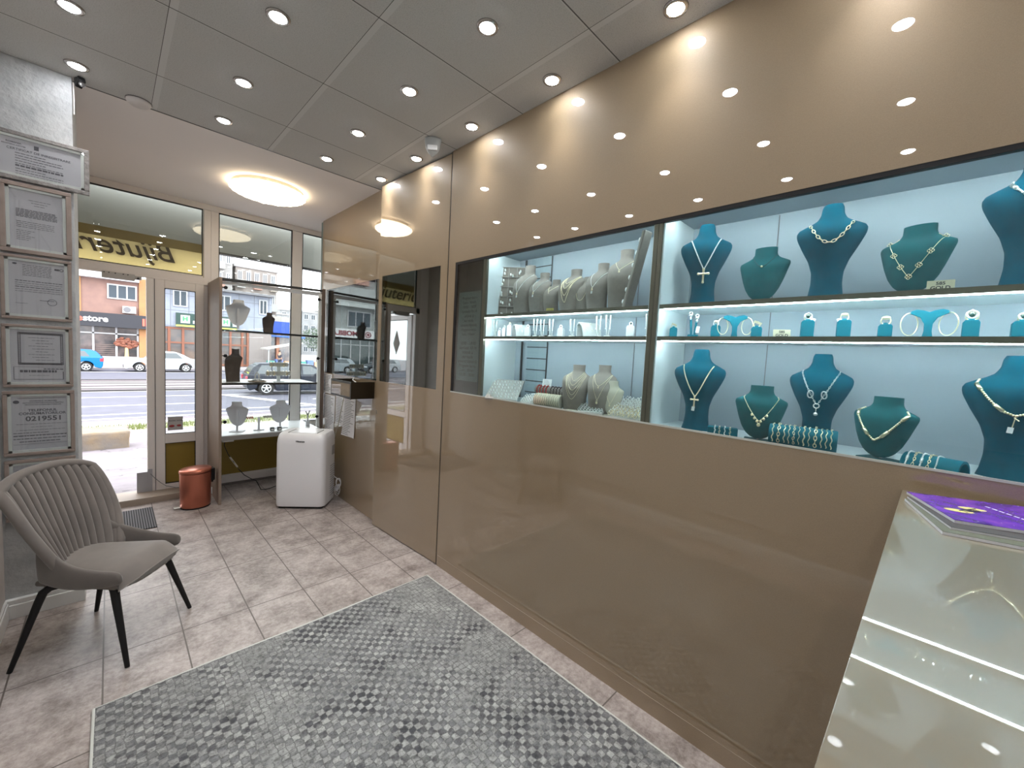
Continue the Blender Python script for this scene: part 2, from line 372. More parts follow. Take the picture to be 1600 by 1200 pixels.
# ------------------------------------------------------------------ street facade
YA, YB = YF, YF+.06
b = MB()
b.box(-.26, 1.83, YA, YB, 2.785, ZC)                                              # head rail
b.box(-.26, .657, YA, YB, 2.055, 2.14)                                            # bar over the door
b.box(-.26, -.185, YA, YB, 0, 2.785)                                              # left jamb
b.box(.664, .722, YA, YB, 0, 2.785); b.box(.722, .786, YA, YB, 0, 2.785)
b.box(1.460, 1.566, YA, YB, .1, 2.785); b.box(1.80, 1.83, YA, YB, .1, 2.785)
b.box(.786, 1.83, YA, YB, 0, .105); b.box(.786, 1.83, YA, YB, .56, .62)
struct(b.build('window_frame_facade', M_upvc, bevel=.004))
b = MB(); b.box(-.185, .664, YA-.012, YA, 2.07, 2.125); b.box(.70, .735, YA-.012, YA, 0, 2.10); b.box(-.185, .735, YA-.018, YA, 2.05, 2.07); b.box(.786, 1.8, YA-.008, YA, .02, .09)
struct(b.build('trim_6', M_upvc, bevel=.003))
sbox('trim_7', mat('threshold_stone', (.33, .27, .22), .6), XL, .70, 4.83, YB, 0, .055)
sbox('wall_under_window', mat('wall_skirting_dark', (.14, .12, .11), .7), .786, 1.83, YA-.03, YA, 0, .02)
sbox('wall_pillar_outer', M_plaster, -1.6, -.26, YF, YB+.05, -.3, 3.4)
g = []
def pane(name, x0, x1, z0, z1, y=YF+.028):
    p = MB().box(x0, x1, y, y+.006, z0, z1).build(name, M_glass); struct(p)
    q = MB(); e = .006
    q.box(x0, x1, YA-.001, y, z1-e, z1); q.box(x1-e, x1, YA-.001, y, z0, z1); q.box(x0, x1, YA-.001, y, z0, z0+e); q.box(x0, x0+e, YA-.001, y, z0, z1)
    q.build('gasket', M_gasket, p); return p
pane('window_3', -.185, .657, 2.14, 2.785); pane('window_4', .786, 1.460, .62, 2.785); pane('window_5', 1.566, 1.80, .62, 2.785)
sbox('wall_gold_infill', M_goldfilm, .786, 1.8, YF+.02, YF+.03, .105, .56)
# fixed half of the entrance door
def leaf(name, label, M, gx0, gx1, w, mirror=False):
    d = bpy.data.objects.new(name, None); COL.objects.link(d); d.matrix_world = M; d['kind'] = 'structure'; d['label'] = label
    b = MB(); b.box(0, gx0, -.03, .03, 0, 2.05); b.box(gx1, w, -.03, .03, 0, 2.05); b.box(gx0, gx1, -.03, .03, 0, .105); b.box(gx0, gx1, -.03, .03, .50, .59); b.box(gx0, gx1, -.03, .03, 1.975, 2.05)
    b.build('door_frame', M_upvc, d, local=True, bevel=.004)
    MB().box(gx0, gx1, -.003, .003, .59, 1.975).build('door_glass', M_glass, d, local=True)
    MB().box(gx0, gx1, -.006, .006, .105, .50).build('kick_panel', M_goldfilm, d, local=True)
    q = MB()
    for z0, z1 in ((.105, .50), (.59, 1.975)):
        q.box(gx0, gx1, -.031, -.004, z1-.004, z1); q.box(gx1-.004, gx1, -.031, -.004, z0, z1); q.box(gx0, gx1, -.031, -.004, z0, z0+.004); q.box(gx0, gx0+.004, -.031, -.004, z0, z1)
    q.build('gasket', M_gasket, d, local=True)
    return d
d2 = leaf('door_2', 'fixed narrow half of the white framed entrance door', T(.240, YF+.01, .0), .128, .358, .424)
MB().box(.055, .059, -.034, -.029, .0, 2.05).build('leaf_joint', M_dark, d2, local=True)
b = MB(); b.box(.148, .262, -.010, -.004, .62, .752); b.build('opening_sign', mat('sign_card', (.45, .43, .42), .6), d2, local=True)
b = MB(); b.text('deschis  inchis', .019, T(.205, -.011, .715) @ FRONT, .0005); b.build('sign_text', M_ink, d2, local=True)
b = MB(); b.ball((.178, -.011, .662), (.021, .003, .012), 12, 6); b.ball((.232, -.011, .664), (.018, .003, .010), 12, 6); b.build('sign_buttons', mat('sign_red', (.35, .03, .03), .5), d2, local=True)
b = MB(); b.box(.0, .034, -.040, -.030, .045, .27); b.build('latch_plate', mat('steel_plate', (.42, .42, .44), .4, metal=.5), d2, local=True)
b = MB(); b.box(-.075, .0, -.034, -.031, .03, .245); b.build('strike_plate', MATS['steel_plate'], d2, local=True)
b = MB(); b.tube([(.02, -.045, .225), (.05, -.05, .18), (.09, -.05, .13), (.13, -.05, .09), (.2, -.05, .06), (.26, -.05, .045)], .003); b.build('alarm_wire', M_inkg, d2, local=True)
d3 = leaf('door_3', 'open half of the white framed entrance door, swung out to the pavement', T(-.215, YF+.09, .0) @ RZ(PI/2+.05), .10, .72, .82)
b = MB(); b.tube([(.08, .03, 1.05), (.08, .07, 1.05), (.08, .07, 1.2), (.08, .03, 1.2)], .009, 8); b.build('door_handle', M_white, d3, local=True)
b = MB(); b.prism([(.41, 1.45), (.50, 1.62), (.41, 1.82), (.32, 1.62)], -.02, -.012); b.build('diamond_sign', M_greyv, d3, local=True)
b = MB(); b.box(-.045, .165, YA-.045, YA+.02, 2.005, 2.06); b.box(.165, .21, YA-.04, YA+.01, 2.02, 2.05)
dc = b.build('door_closer_box', mat('closer_grey', (.42, .40, .38), .4), bevel=.004); tag(dc, 'grey door closer fixed over the open doorway', 'door closer')
b = MB()
for x in (-.03, .0, .04, .09, .12): b.ball((x, YA-.046, 2.05), .005, 8, 4)
b.ball((.186, YA-.042, 2.028), .011, 8, 5); b.build('screw', M_dark, dc)
# canopy fascia and shop sign outside
sbox('wall_fascia', mat('fascia_grey', (.30, .31, .28), .7), -1.6, 2.6, 5.30, 5.36, 2.445, 3.4)
sbox('trim_8', M_dark, -1.6, 2.6, 5.295, 5.36, 2.425, 2.445)
sg = MB().box(-1.35, .715, 5.22, 5.25, 2.08, 2.45).build('shop_sign', M_brass); tag(sg, 'gold shop sign board with dark script lettering, over the entrance', 'sign')
b = MB(); b.text('Bijuterie', .235, T(.085, 5.235, 2.318) @ RX(PI/2) @ RY(PI), .018, shear=.35, bold=.008, sx=.98)
# letters are read from the street, so they show reversed from inside
sl = b.build('sign_lettering', mat('sign_letter', (.085, .06, .03), .5), sg)
b = MB(); b.box(-1.35, .715, 5.213, 5.222, 2.385, 2.47); b.build('sign_top_shade', mat('sign_shade', (.22, .16, .045), .5), sg)  # darker gold strip, shade along the sign's top put in as colour

# ================================================================== CEILING LAMPS
def make_spot(loc, label):
    t = thing('ceiling_spotlight', label, 'spotlight', loc, 0, 'recessed spotlights in the tiled ceiling')
    MB().lathe([(.030, -.001), (.030, -.005), (.034, -.007), (.044, -.005), (.046, 0), (.030, 0)], 28).build('trim_ring', mat('spot_trim', (.45, .42, .40), .25, metal=.9), t, local=True, smooth=True)
    MB().lathe([(.0305, .0), (.0305, -.006), (.026, -.009), (.001, -.0105)], 28).build('lens', mat('spot_lens', (1, 1, 1), .4, emit=(.95, .97, 1), es=45), t, local=True, smooth=True)
    l = bpy.data.lights.new('spot_bulb', 'SPOT'); l.energy = SPOT_W; l.spot_size = math.radians(86); l.spot_blend = 1.0; l.shadow_soft_size = .03; l.color = (1, .965, .93)
    lo = bpy.data.objects.new('bulb', l); COL.objects.link(lo); lo.parent = t; lo.location = (0, 0, -.016)
    return t
xs = [(-.104, 'beside the left wall'), (.502, 'second from the left wall'), (1.108, 'third from the left wall'), (1.522, 'tight along the bronze wall')]
ys = [(3.092, 'nearest the shop window'), (2.576, 'second from the shop window'), (1.968, 'third from the shop window'), (1.358, 'fourth from the shop window'), (.756, 'fifth from the shop window'), (.15, 'overhead'), (-.45, 'behind'), (-1.05, 'far behind'), (-1.9, 'last')]
first = None
for xi, (x, xn) in enumerate(xs):
    for yi, (y, yn) in enumerate(ys):
        lab = 'recessed round ceiling spotlight %s, %s' % (xn, yn)
        if first is None: first = make_spot((x, y, ZC), lab)
        else: dup(first, (x, y, ZC), label=lab)
# scalloped dome lamp
t = thing('dome_ceiling_lamp', 'glowing warm scalloped round dome lamp on the plaster ceiling by the window', 'ceiling lamp', (.985, 4.075, ZC))
MB().lathe([(.268, 0), (.268, -.028), (.255, -.032), (.001, -.03)], 64).build('lamp_base', mat('lamp_base', (.42, .36, .30), .4), t, local=True, smooth='auto')
def domef(u, v):
    a = 2*PI*u; rr = .278*math.sin(min(1, v)*PI/2); sc = .5+.5*abs(math.sin(a*13)); k = v**1.5
    r = rr*(1+.045*k*(sc-.6)*2); z = -.030-.052*math.cos(v*PI/2)**.8-.006*sc*k+(.012*math.cos(10*a)*math.sin(PI*v)**2 if v < .5 else 0)
    return (r*math.cos(a), r*math.sin(a), z)
b = MB(); b.grid(domef, 260, 24, flip=False)
m, n, bs, o, s = newmat('lamp_shade_glow'); ang = n.nodes.new('ShaderNodeMath'); ang.operation = 'ARCTAN2'; n.links.new(s[0], ang.inputs[0]); n.links.new(s[1], ang.inputs[1])
fr = mathn(n, 'ABSOLUTE', mathn(n, 'SINE', mathn(n, 'MULTIPLY', ang.outputs[0], 36)))
n.links.new(ramp(n, fr, [(.0, (.42, .28, .15)), (.3, (1, .82, .54)), (1, (1, .88, .66))]), bs.inputs['Emission Color']); bs.inputs['Emission Strength'].default_value = DOME_E; bs.inputs['Base Color'].default_value = (.9, .85, .75, 1)
b.build('lamp_shade', m, t, local=True, smooth=True)
# ceiling devices
t = thing('smoke_detector', 'flat round smoke detector where the ceiling tiles end', 'smoke detector', (.130, 3.25, ZC))
MB().lathe([(.055, 0), (.055, -.012), (.04, -.026), (.001, -.03)], 28).build('detector_body', mat('detector_plastic', (.62, .58, .56), .6), t, local=True, smooth=True)
MB().lathe([(.058, 0), (.058, -.004), (.05, -.004)], 28).build('mounting_ring', mat('ring_grey', (.12, .11, .11), .6), t, local=True)
t = thing('motion_sensor', 'pale cone shaped motion sensor under the ceiling beside the bronze wall', 'motion sensor', (1.455, 2.27, ZC), -.7)
MB().lathe([(.052, 0), (.053, -.012), (.046, -.05), (.03, -.085), (.005, -.11)], 20, sy=.7).build('sensor_body', mat('sensor_plastic', (.36, .37, .36), .5), t, local=True, smooth=True)
b = MB(); b.box(-.03, .03, -.044, -.03, -.075, -.045, RX(.15)); b.build('sensor_lens', M_white, t, local=True, bevel=.003)
t = thing('security_camera', 'small dark security camera in the corner above the pillar', 'camera', (-.105, 3.235, ZC), .4)
b = MB(); b.box(-.014, .014, -.03, .022, -.045, -.016, RX(-.5)); b.build('camera_body', M_black, t, local=True, bevel=.004)
b = MB(); b.lathe([(.013, 0), (.013, .012), (.009, .014)], 14, M=T(0, -.036, -.042) @ RX(PI/2-.4)); b.build('camera_lens', mat('lens_silver', (.6, .6, .62), .2, metal=1), t, local=True, smooth='auto')
MB().box(-.01, .01, -.005, .015, -.02, 0).build('bracket', M_dark, t, local=True)
b = MB(); b.tube([(-.128+.004, 3.262, ZC-.02), (-.122, 3.262, 2.76), (-.122, 3.262, 2.66)], .003); tag(b.build('camera_cable', M_plaster), 'thin cable hanging under the security camera', 'cable')

# ================================================================== PILLAR CERTIFICATES
YP = 3.25
M_fr = {'silver': mat('frame_grey', (.29, .27, .26), .45, noise=(50, (.17, .16, .155)), bump=(60, .6)), 'wood': mat('frame_wood', (.31, .245, .215), .5, noise=(18, (.24, .19, .165)))}
M_matb = mat('frame_mount', (.62, .66, .64), .6); M_cert = mat('certificate_paper', (.50, .51, .55), .5)
M_fglass = glass('picture_glass', (.97, .97, .97), 1.5)
def frame(x0, x1, z0, z1, fm, label, fw=.02, mw=.012, ink=None):
    t = thing('framed_certificate', label, 'framed certificate', ((x0+x1)/2, YP, z0), 0, None)
    cx, w_, h = (x0+x1)/2, (x1-x0)/2, z1-z0
    b = MB()
    for a in ((-w_, w_, 0, fw), (-w_, w_, h-fw, h), (-w_, -w_+fw, fw, h-fw), (w_-fw, w_, fw, h-fw)): b.box(a[0], a[1], -.022, -.001, a[2], a[3])
    b.build('frame', M_fr[fm], t, local=True, bevel=.003)
    b = MB()
    for a in ((-w_+fw, w_-fw, fw, fw+mw), (-w_+fw, w_-fw, h-fw-mw, h-fw), (-w_+fw, -w_+fw+mw, fw, h-fw), (w_-fw-mw, w_-fw, fw, h-fw)): b.box(a[0], a[1], -.017, -.009, a[2], a[3])
    b.build('mount', M_matb, t, local=True)
    p = MB().box(-w_+fw, w_-fw, -.009, -.004, fw, h-fw).build('certificate', M_cert, t, local=True)
    b = MB(); ink(b, -w_+fw+mw, w_-fw-mw, fw+mw, h-fw-mw); b.build('printed_text', mat('cert_ink', (.10, .10, .12), .7), p, local=True)
    MB().box(-w_+fw, w_-fw, -.0195, -.0175, fw, h-fw).build('picture_glass', M_fglass, t, local=True)
    return t
def line(b, x0, x1, z, h=.002): b.box(x0, x1, -.0098, -.0088, z, z+h)
def tx(b, s, size, x, z, sx=1.0, bold=0): b.text(s, size, T(x, -.0094, z) @ FRONT, .0003, sx=sx, bold=bold)
def words(b, x0, x1, z, h=.0022, seed=0):
    r = random.Random(seed); x = x0
    while x < x1-.004:
        w_ = r.uniform(.006, .018); line(b, x, min(x+w_, x1), z, h); x += w_+.0025
def ink1(b, x0, x1, z0, z1):
    c = (x0+x1)/2; tx(b, 'ROMANIA', .011, x0+.08, z1-.022, bold=.02); tx(b, 'MINISTERUL JUSTITIEI', .008, x0+.08, z1-.034, bold=.02)
    tx(b, 'CERTIFICAT DE INREGISTRARE', .0155, c+.01, z1-.052, bold=.01)
    b.box(c-.008, c+.008, -.0098, -.0088, z1-.036, z1-.016)
    for i in range(9): words(b, c-.07, c+(.09 if i % 3 else .03), z1-.07-i*.0125, .003 if i != 5 else .008, i)
def ink2(b, x0, x1, z0, z1):
    for i, (a, c) in enumerate([(.35, .8), (.4, .7), (.45, .65)]): words(b, x0+(x1-x0)*a, x0+(x1-x0)*c, z1-.045-i*.012, .002, i)
    for i in range(7): words(b, x0+.02, x1-.02, z1-.095-i*.006, .0028, 10+i)
    for i in range(4): words(b, x0+.02, x1-.03, z1-.155-i*.009, .002, 20+i)
    for i in range(6): words(b, x0+.02, x0+.08-(i % 3)*.01, z1-.2-i*.009, .002, 30+i)
def ink3(b, x0, x1, z0, z1):
    for i in range(7): words(b, x0+.045, x1-.045, z1-.02-i*.0085, .0024, 40+i)
    b.box(x1-.035, x1-.018, -.0098, -.0088, z1-.03, z1-.02); b.ring((x1-.010, -.0095, z1-.025), .006, .0012, (0, 1, 0), 14, 4)
    b.ball((x0+.02, -.0093, z1-.016), (.008, .001, .005), 10, 4)
    for i in range(6): words(b, x0+.02, x1-.008, z1-.1-i*.0105, .0035 if i in (0, 3) else .002, 50+i)
    line(b, x0+.02, x0+.06, z0+.055, .0015); b.ring((x1-.045, -.0095, z0+.07), .016, .0009, (0, 1, 0), 20, 4); line(b, x0+.1, x0+.15, z0+.075, .0025)
def ink4(b, x0, x1, z0, z1):
    m_ = .03
    for k in range(26):
        for (x, z) in ((x0+m_+k*(x1-x0-m_-.014)/25, z1-.018), (x0+m_+k*(x1-x0-m_-.014)/25, z0+.095)): b.ring((x, -.0095, z), .0048, .0013, (0, 1, 0), 8, 4)
    for k in range(17):
        z = z0+.1+k*(z1-z0-.124)/16
        for x in (x0+m_, x1-.014): b.ring((x, -.0095, z), .0048, .0013, (0, 1, 0), 8, 4)
    for i in range(9): words(b, x0+.06+(i % 3)*.012, x1-.04-(i % 2)*.02, z1-.04-i*.0145, .002, 60+i)
    line(b, x0+.01, x1-.01, z0+.012, .0025); line(b, x0+.01, x1-.01, z0+.078, .0015); b.box(x0+.009, x0+.011, -.0098, -.0088, z0+.012, z0+.078); b.box(x1-.012, x1-.009, -.0098, -.0088, z0+.012, z0+.055)
    words(b, x0+.03, x1-.03, z0+.05, .012, 71); words(b, x0+.06, x1-.06, z0+.033, .0015, 72); words(b, x0+.11, x1-.004, z0+.066, .005, 73)
def ink5(b, x0, x1, z0, z1):
    c = (x0+x1)/2+.012
    line(b, x0+.02, x1-.004, z1-.012, .0015)
    tx(b, 'GUVERNUL ROMANIEI', .0095, c, z1-.026, bold=.02); tx(b, 'AUTORITATEA NATIONALA PENTRU', .0085, c, z1-.036, bold=.02); tx(b, 'PROTECTIA CONSUMATORILOR', .0085, c, z1-.046, bold=.02)
    tx(b, 'TELEFONUL', .0175, c-.003, z1-.075, 1.08, .03); tx(b, 'CONSUMATORILOR', .0175, c-.003, z1-.092, 1.02, .03); tx(b, '0219551', .034, c+.002, z1-.12, 1.08, .025)
    b.ball((x0+.016, -.0093, z1-.03), (.011, .001, .009), 10, 5)
    for i, (a, d, h) in enumerate([(.01, 0, .0018), (.06, .05, .0015), (.01, .0, .0018), (.0, .06, .003), (.0, .0, .004), (.0, .0, .004), (.02, .02, .004)]): words(b, x0+.004+a, x1-.004-d, z1-.148-i*.0155, h, 80+i)
    line(b, x0+.004, x1-.004, z0+.028, .0012); line(b, x0+.004, x1-.004, z0+.075, .001)
def ink6(b, x0, x1, z0, z1):
    tx(b, 'CERTIFICAT', .012, (x0+x1)/2+.02, z1-.03, bold=.02); b.ring((x0+.016, -.0095, z1-.035), .008, .0008, (0, 1, 0), 16, 4)
    for i in range(10): words(b, x0+.04, x1-.02, z1-.045-i*.012, .0025 if i else .006, 90+i)
frame(-.44, -.069, 2.250, 2.485, 'silver', 'wide grey framed registration certificate, topmost on the pillar', ink=ink1)
frame(-.379, -.138, 1.895, 2.240, 'wood', 'wood framed plain typed certificate directly below the wide grey frame', ink=ink2)
frame(-.382, -.142, 1.563, 1.883, 'wood', 'wood framed certificate with round stamp and small logos, third from the top', fw=.014, ink=ink3)
frame(-.384, -.143, 1.215, 1.536, 'wood', 'wood framed certificate with ornamental dark border, above the telephone notice', fw=.014, ink=ink4)
frame(-.388, -.140, .858, 1.195, 'wood', 'wood framed consumer telephone notice reading 0219551', fw=.016, ink=ink5)
frame(-.388, -.140, .515, .835, 'wood', 'lowest wood framed notice, half hidden behind the chair back', fw=.016, ink=ink6)

# ================================================================== FLOOR THINGS
def rugf():
    b = MB(); x0, x1, y0, y1 = -.060, 1.495, .05, 2.205
    n_, m_ = 40, 60
    def top(u, v):
        x = x0+(x1-x0)*u; y = y0+(y1-y0)*v
        e = .004*math.sin(u*9)*(v > .9)*(v-.9)*10
        return (x+(.004*math.sin(v*11) if u in (0, 1) else 0), y+e+(.004*math.sin(u*8) if v == 1 else 0), .011)
    b.grid(top, n_, m_)
    r = b.build('rug', M_rug); md = r.modifiers.new('s', 'SOLIDIFY'); md.thickness = .009; md.offset = -1
    return r
rug = rugf(); tag(rug, 'grey distressed area rug with pale pebble checker pattern, on the tiled floor', 'rug')
b = MB(); b.tube([(-.060, 2.207, .007), (.3, 2.210, .007), (.72, 2.205, .007), (1.1, 2.209, .007), (1.497, 2.207, .007), (1.499, 1.6, .007), (1.495, .9, .007), (1.497, .3, .007), (1.495, .05, .007), (-.063, .05, .007), (-.061, 1.2, .007)], .006, 8, closed=True)
b.build('rug_binding', mat('rug_binding', (.55, .56, .53), .9), rug)
m, n, bs, o, s = newmat('mat_ribs'); st = mathn(n, 'SINE', mathn(n, 'MULTIPLY', s[0], 420)); n.links.new(ramp(n, mathn(n, 'MULTIPLY_ADD', st, .5, .5), [(.3, (.03, .03, .035)), (.7, (.17, .17, .18))]), bs.inputs['Base Color']); bs.inputs['Roughness'].default_value = .95
tag(MB().box(-.36, .253, 4.165, 4.69, .0005, .009).build('door_mat', m, bevel=.003), 'dark ribbed door mat inside the open entrance', 'door mat')

# ---- chair
def chair():
    cx, cy = -.012, 2.735
    t = thing('accent_chair', 'grey velvet chair with fluted back and black metal legs, in front of the pillar', 'chair', (cx, cy, 0), math.atan2(.8, -.6) - PI/2 - PI/2)
    # local: +Y = forward? set below with explicit frame
    t.rotation_euler = (0, 0, math.atan2(-.6, .8))         # local +X points forward (f), local +Y is w
    Mv = mat('chair_velvet', (.20, .175, .158), .8, sheen=.35, noise=(9, (.16, .14, .128)), spec=.3)
    Ms = mat('chair_shell_velvet', (.165, .145, .132), .8, sheen=.3, noise=(9, (.135, .118, .108)), spec=.3)
    N = 13
    def backp(u, v, off):
        s_ = 2*u-1                                         # -1..1 across
        wid = .150+.075*(v**.8)+.02*math.sin(v*PI)
        z = .40+.455*v-.05*(abs(s_)**3)*(v**2)
        f = -.125-.135*v**1.25+.085*(s_**2)*(1-.55*v)
        f += -.05*max(0, v-.82)/.18*max(0, v-.82)           # rolled top
        g = abs(math.sin(PI*N*u/1.0)) ** .55
        nf = .021*(g-1) if off == 0 else 0
        thick = off*(.045*(1-.25*v))
        return Vector((f+nf-thick, s_*wid*(1+.0*off), z))
    b = MB(); nu, nv = 156, 26
    b.grid(lambda u, v: backp(u, v, 0), nu, nv, flip=True)
    b.grid(lambda u, v: backp(u, v, 1), nu, nv)
    k = nu+1; n1 = k*(nv+1)
    for j in range(nv):
        b.f.append((j*k, (j+1)*k, n1+(j+1)*k, n1+j*k)); b.f.append((j*k+nu, n1+j*k+nu, n1+(j+1)*k+nu, (j+1)*k+nu))
    for i in range(nu): b.f.append((nv*k+i, nv*k+i+1, n1+nv*k+i+1, n1+nv*k+i)); b.f.append((i, n1+i, n1+i+1, i+1))
    # rounded top and side piping
    b.build('backrest', Mv, t, local=True, smooth='auto')
    rim = [backp(0, j/14, .5) for j in range(15)]+[backp(i/30, 1, .5) for i in range(1, 31)]+[backp(1, 1-j/14, .5) for j in range(1, 15)]
    MB().tube(rim, [.021 if i < 12 or i > 45 else .0215 for i in range(len(rim))], 10).build('back_rim', Mv, t, local=True, smooth=True)
    # seat cushion
    def seatp(u, v):
        s_ = 2*u-1; f = -.15+.365*v
        hw = .150+.038*v
        z = .438+.012*math.cos(s_*PI/2)-.060*max(0, (v-.80)/.2)**1.6-.03*abs(s_)**4
        if v > .999: pass
        ff = f+.022*(1-abs(s_)**2.5)*v**3-.035*abs(s_)**7*v**3
        return Vector((ff, s_*hw, z))
    b = MB(); nu, nv = 28, 24; b.grid(seatp, nu, nv)
    k = nu+1; n1 = len(b.v)
    b.v += [(p[0]*.94-.004, p[1]*.98, .352) for p in b.v[:n1]]
    b.f += [tuple(reversed([q+n1 for q in fc])) for fc in b.f[:nu*nv]]
    for j in range(nv): b.f.append((j*k, j*k+n1, (j+1)*k+n1, (j+1)*k)); b.f.append((j*k+nu, (j+1)*k+nu, (j+1)*k+nu+n1, j*k+nu+n1))
    for i in range(nu): b.f.append((nv*k+i, nv*k+i+n1, nv*k+i+1+n1, nv*k+i+1)); b.f.append((i, i+1, i+1+n1, i+n1))
    b.build('seat', Mv, t, local=True, smooth='auto', bevel=.012, seg=3)
    # side wings: flow from the back forward along the seat
    for sg_ in (-1, 1):
        b = MB(); rings = []
        NW = 18
        for i in range(NW+1):
            q = i/NW; f = -.185+.385*q
            w0 = .150+.065*math.sin(min(1, q*1.6)*PI/2)-.008*q
            top = .455+.135*(1-q)**2.6-.012*q; bot = .350+.022*q**3+.012*(1-q)**3
            th = .030*(1-.35*q)
            if q > .93: top -= .012*(q-.93)/.07; bot += .014*(q-.93)/.07
            o_, i_ = w0*sg_, (w0-th)*sg_
            r = [(f, i_*.97, bot+.01), (f, (w0-.012)*sg_, bot), (f, o_*.985, bot+.012), (f, o_*1.02, (top+bot)/2), (f, o_*1.0, top-.012), (f, (w0-.010)*sg_, top), (f, (w0-th+.004)*sg_, top-.006), (f, i_, top-.03)]
            rings.append([Vector(p) for p in r] if sg_ > 0 else [Vector(p) for p in reversed(r)])
        b.loft(rings); b.build('side_wing', Ms, t, local=True, smooth=True, sub=1)
    b = MB(); b.prism([(-.20, -.14), (.18, -.175), (.195, -.12), (.2, 0), (.195, .12), (.18, .175), (-.20, .14)], .345, .37, axis='z'); b.build('seat_shell', Ms, t, local=True, bevel=.01)
    for lf, lw in ((.23, .217), (.23, -.217), (-.23, .217), (-.23, -.217)):
        sf, sw = (1 if lf > 0 else -1), (1 if lw > 0 else -1)
        b = MB(); b.tube([(sf*.095, sw*.125, .350), (sf*.125, sw*.150, .348), (sf*.143, sw*.163, .332), (sf*.155, sw*.172, .29), (lf, lw, .006), (lf+sf*.001, lw+sw*.001, .001)], [.016, .016, .017, .016, .0095, .009], 14)
        b.build('leg', M_black, t, local=True, smooth='auto')
chair()

# ---- pedal bin
t = thing('pedal_bin', 'copper coloured oval pedal bin between door and window cabinet', 'bin', (.538, 4.52, 0), .15)
Mc = mat('copper', (.50, .17, .11), .28, metal=.75)
b = MB(); b.lathe([(.108, .012), (.112, .02), (.116, .30), (.116, .318)], 48, sy=.93); b.build('bin_body', Mc, t, local=True, smooth='auto')
b = MB(); b.lathe([(.116, 0), (.120, .004), (.120, .02), (.112, .030), (.06, .036), (.001, .037)], 48, sy=.93, M=T(0, 0, .322) @ RY(-.03)); b.build('bin_lid', Mc, t, local=True, smooth=True)
b = MB(); b.lathe([(.106, 0), (.110, .002), (.110, .013), (.106, .014)], 48, sy=.93); b.build('bin_base', M_black, t, local=True, smooth='auto')
b = MB(); b.box(-.155, -.09, -.02, .02, .014, .022, T() @ RZ(-.1)); b.build('pedal', M_silver, t, local=True, bevel=.004)
b = MB(); b.box(.105, .14, -.03, .03, .22, .335); b.box(.105, .132, -.012, .012, .2, .24); b.build('lid_hinge', M_black, t, local=True, bevel=.005)
b = MB(); b.box(.108, .122, -.012, .012, .09, .15); b.build('rear_sticker', M_white, t, local=True)

# ---- portable air conditioner
t = thing('portable_air_conditioner', 'white portable air conditioner standing before the window cabinet', 'air conditioner', (1.325, 4.035, 0), math.atan2(-.278, .34))
Mac = mat('ac_plastic', (.84, .84, .87), .35)
def acring(z, hw, y0, y1, r=.05, n=8):
    P = []
    for cx_, cy_, a0 in ((hw-r, y1-r, 0), (-hw+r, y1-r, PI/2), (-hw+r, y0+r, PI), (hw-r, y0+r, 1.5*PI)):
        for i in range(n+1): a = a0+PI/2*i/n; P.append(Vector((cx_+r*math.cos(a), cy_+r*math.sin(a), z)))
    return P
b = MB(); prof = [(.018, .205, -.150, .135), (.024, .216, -.163, .140), (.04, .219, -.168, .142), (.30, .219, -.170, .142), (.60, .218, -.166, .142), (.65, .216, -.158, .141), (.685, .210, -.140, .139), (.70, .200, -.115, .136)]
b.loft([acring(z, hw, y0, y1) for z, hw, y0, y1 in prof]); acb = b.build('ac_body', Mac, t, local=True, smooth='auto')
b = MB(); b.box(-.125, .125, -.105, .06, .698, .7035); b.build('top_vent_flap', mat('ac_top', (.74, .74, .77), .3), t, local=True, bevel=.002)
b = MB()
for x in (-.128, .126): b.box(x, x+.002, -.11, .06, .700, .705)
b.build('flap_gap', M_dark, t, local=True)
b = MB(); b.text('Hisense', .021, T(0, -.1665, .632) @ FRONT, .0006, bold=.04, sx=1.15); b.build('logo', M_ink, t, local=True)
b = MB(); b.box(-.19, .19, -.14, .12, 0.0, .02); b.build('base_plate', M_black, t, local=True)
b = MB(); b.box(.217, .2215, .02, .09, .47, .56); b.build('side_handle', mat('ac_grey', (.40, .40, .42), .5), t, local=True, bevel=.004)
b = MB()
for i in range(14): b.box(.218, .2205, -.02, .11, .08+i*.022, .088+i*.022)
b.build('side_grille', MATS['ac_grey'], t, local=True)
# coiled white power cord hanging on its side
b = MB(); pts = []
cx_, cy_ = 1.562, 3.925
b.tube([(cx_-.03, cy_-.01, .26), (cx_-.02, cy_-.02, .245), (cx_+.01, cy_-.03, .22), (cx_+.02, cy_-.03, .2)], .0035)
for k in range(3): b.ring((cx_-.002*k, cy_-.02-.012*k, .115+.012*k), .052-.006*k, .0035, (.75, .6, .12*k), 26, 6, sx=.55)
for k in range(2): b.ring((cx_+.005, cy_-.03-.01*k, .19), .045, .0035, (.7, .65, .1-.2*k), 24, 6, sx=.5)
cd = b.build('coiled_cord', mat('cord_white', (.52, .52, .52), .5), smooth=True); tag(cd, 'coiled white power cord hanging beside the air conditioner', 'power cord')
b = MB(); b.box(-.012, .012, -.012, .012, -.035, .03, T(cx_, cy_-.045, .15) @ RY(.5)); b.build('plug', MATS['ac_grey'], cd, bevel=.004)

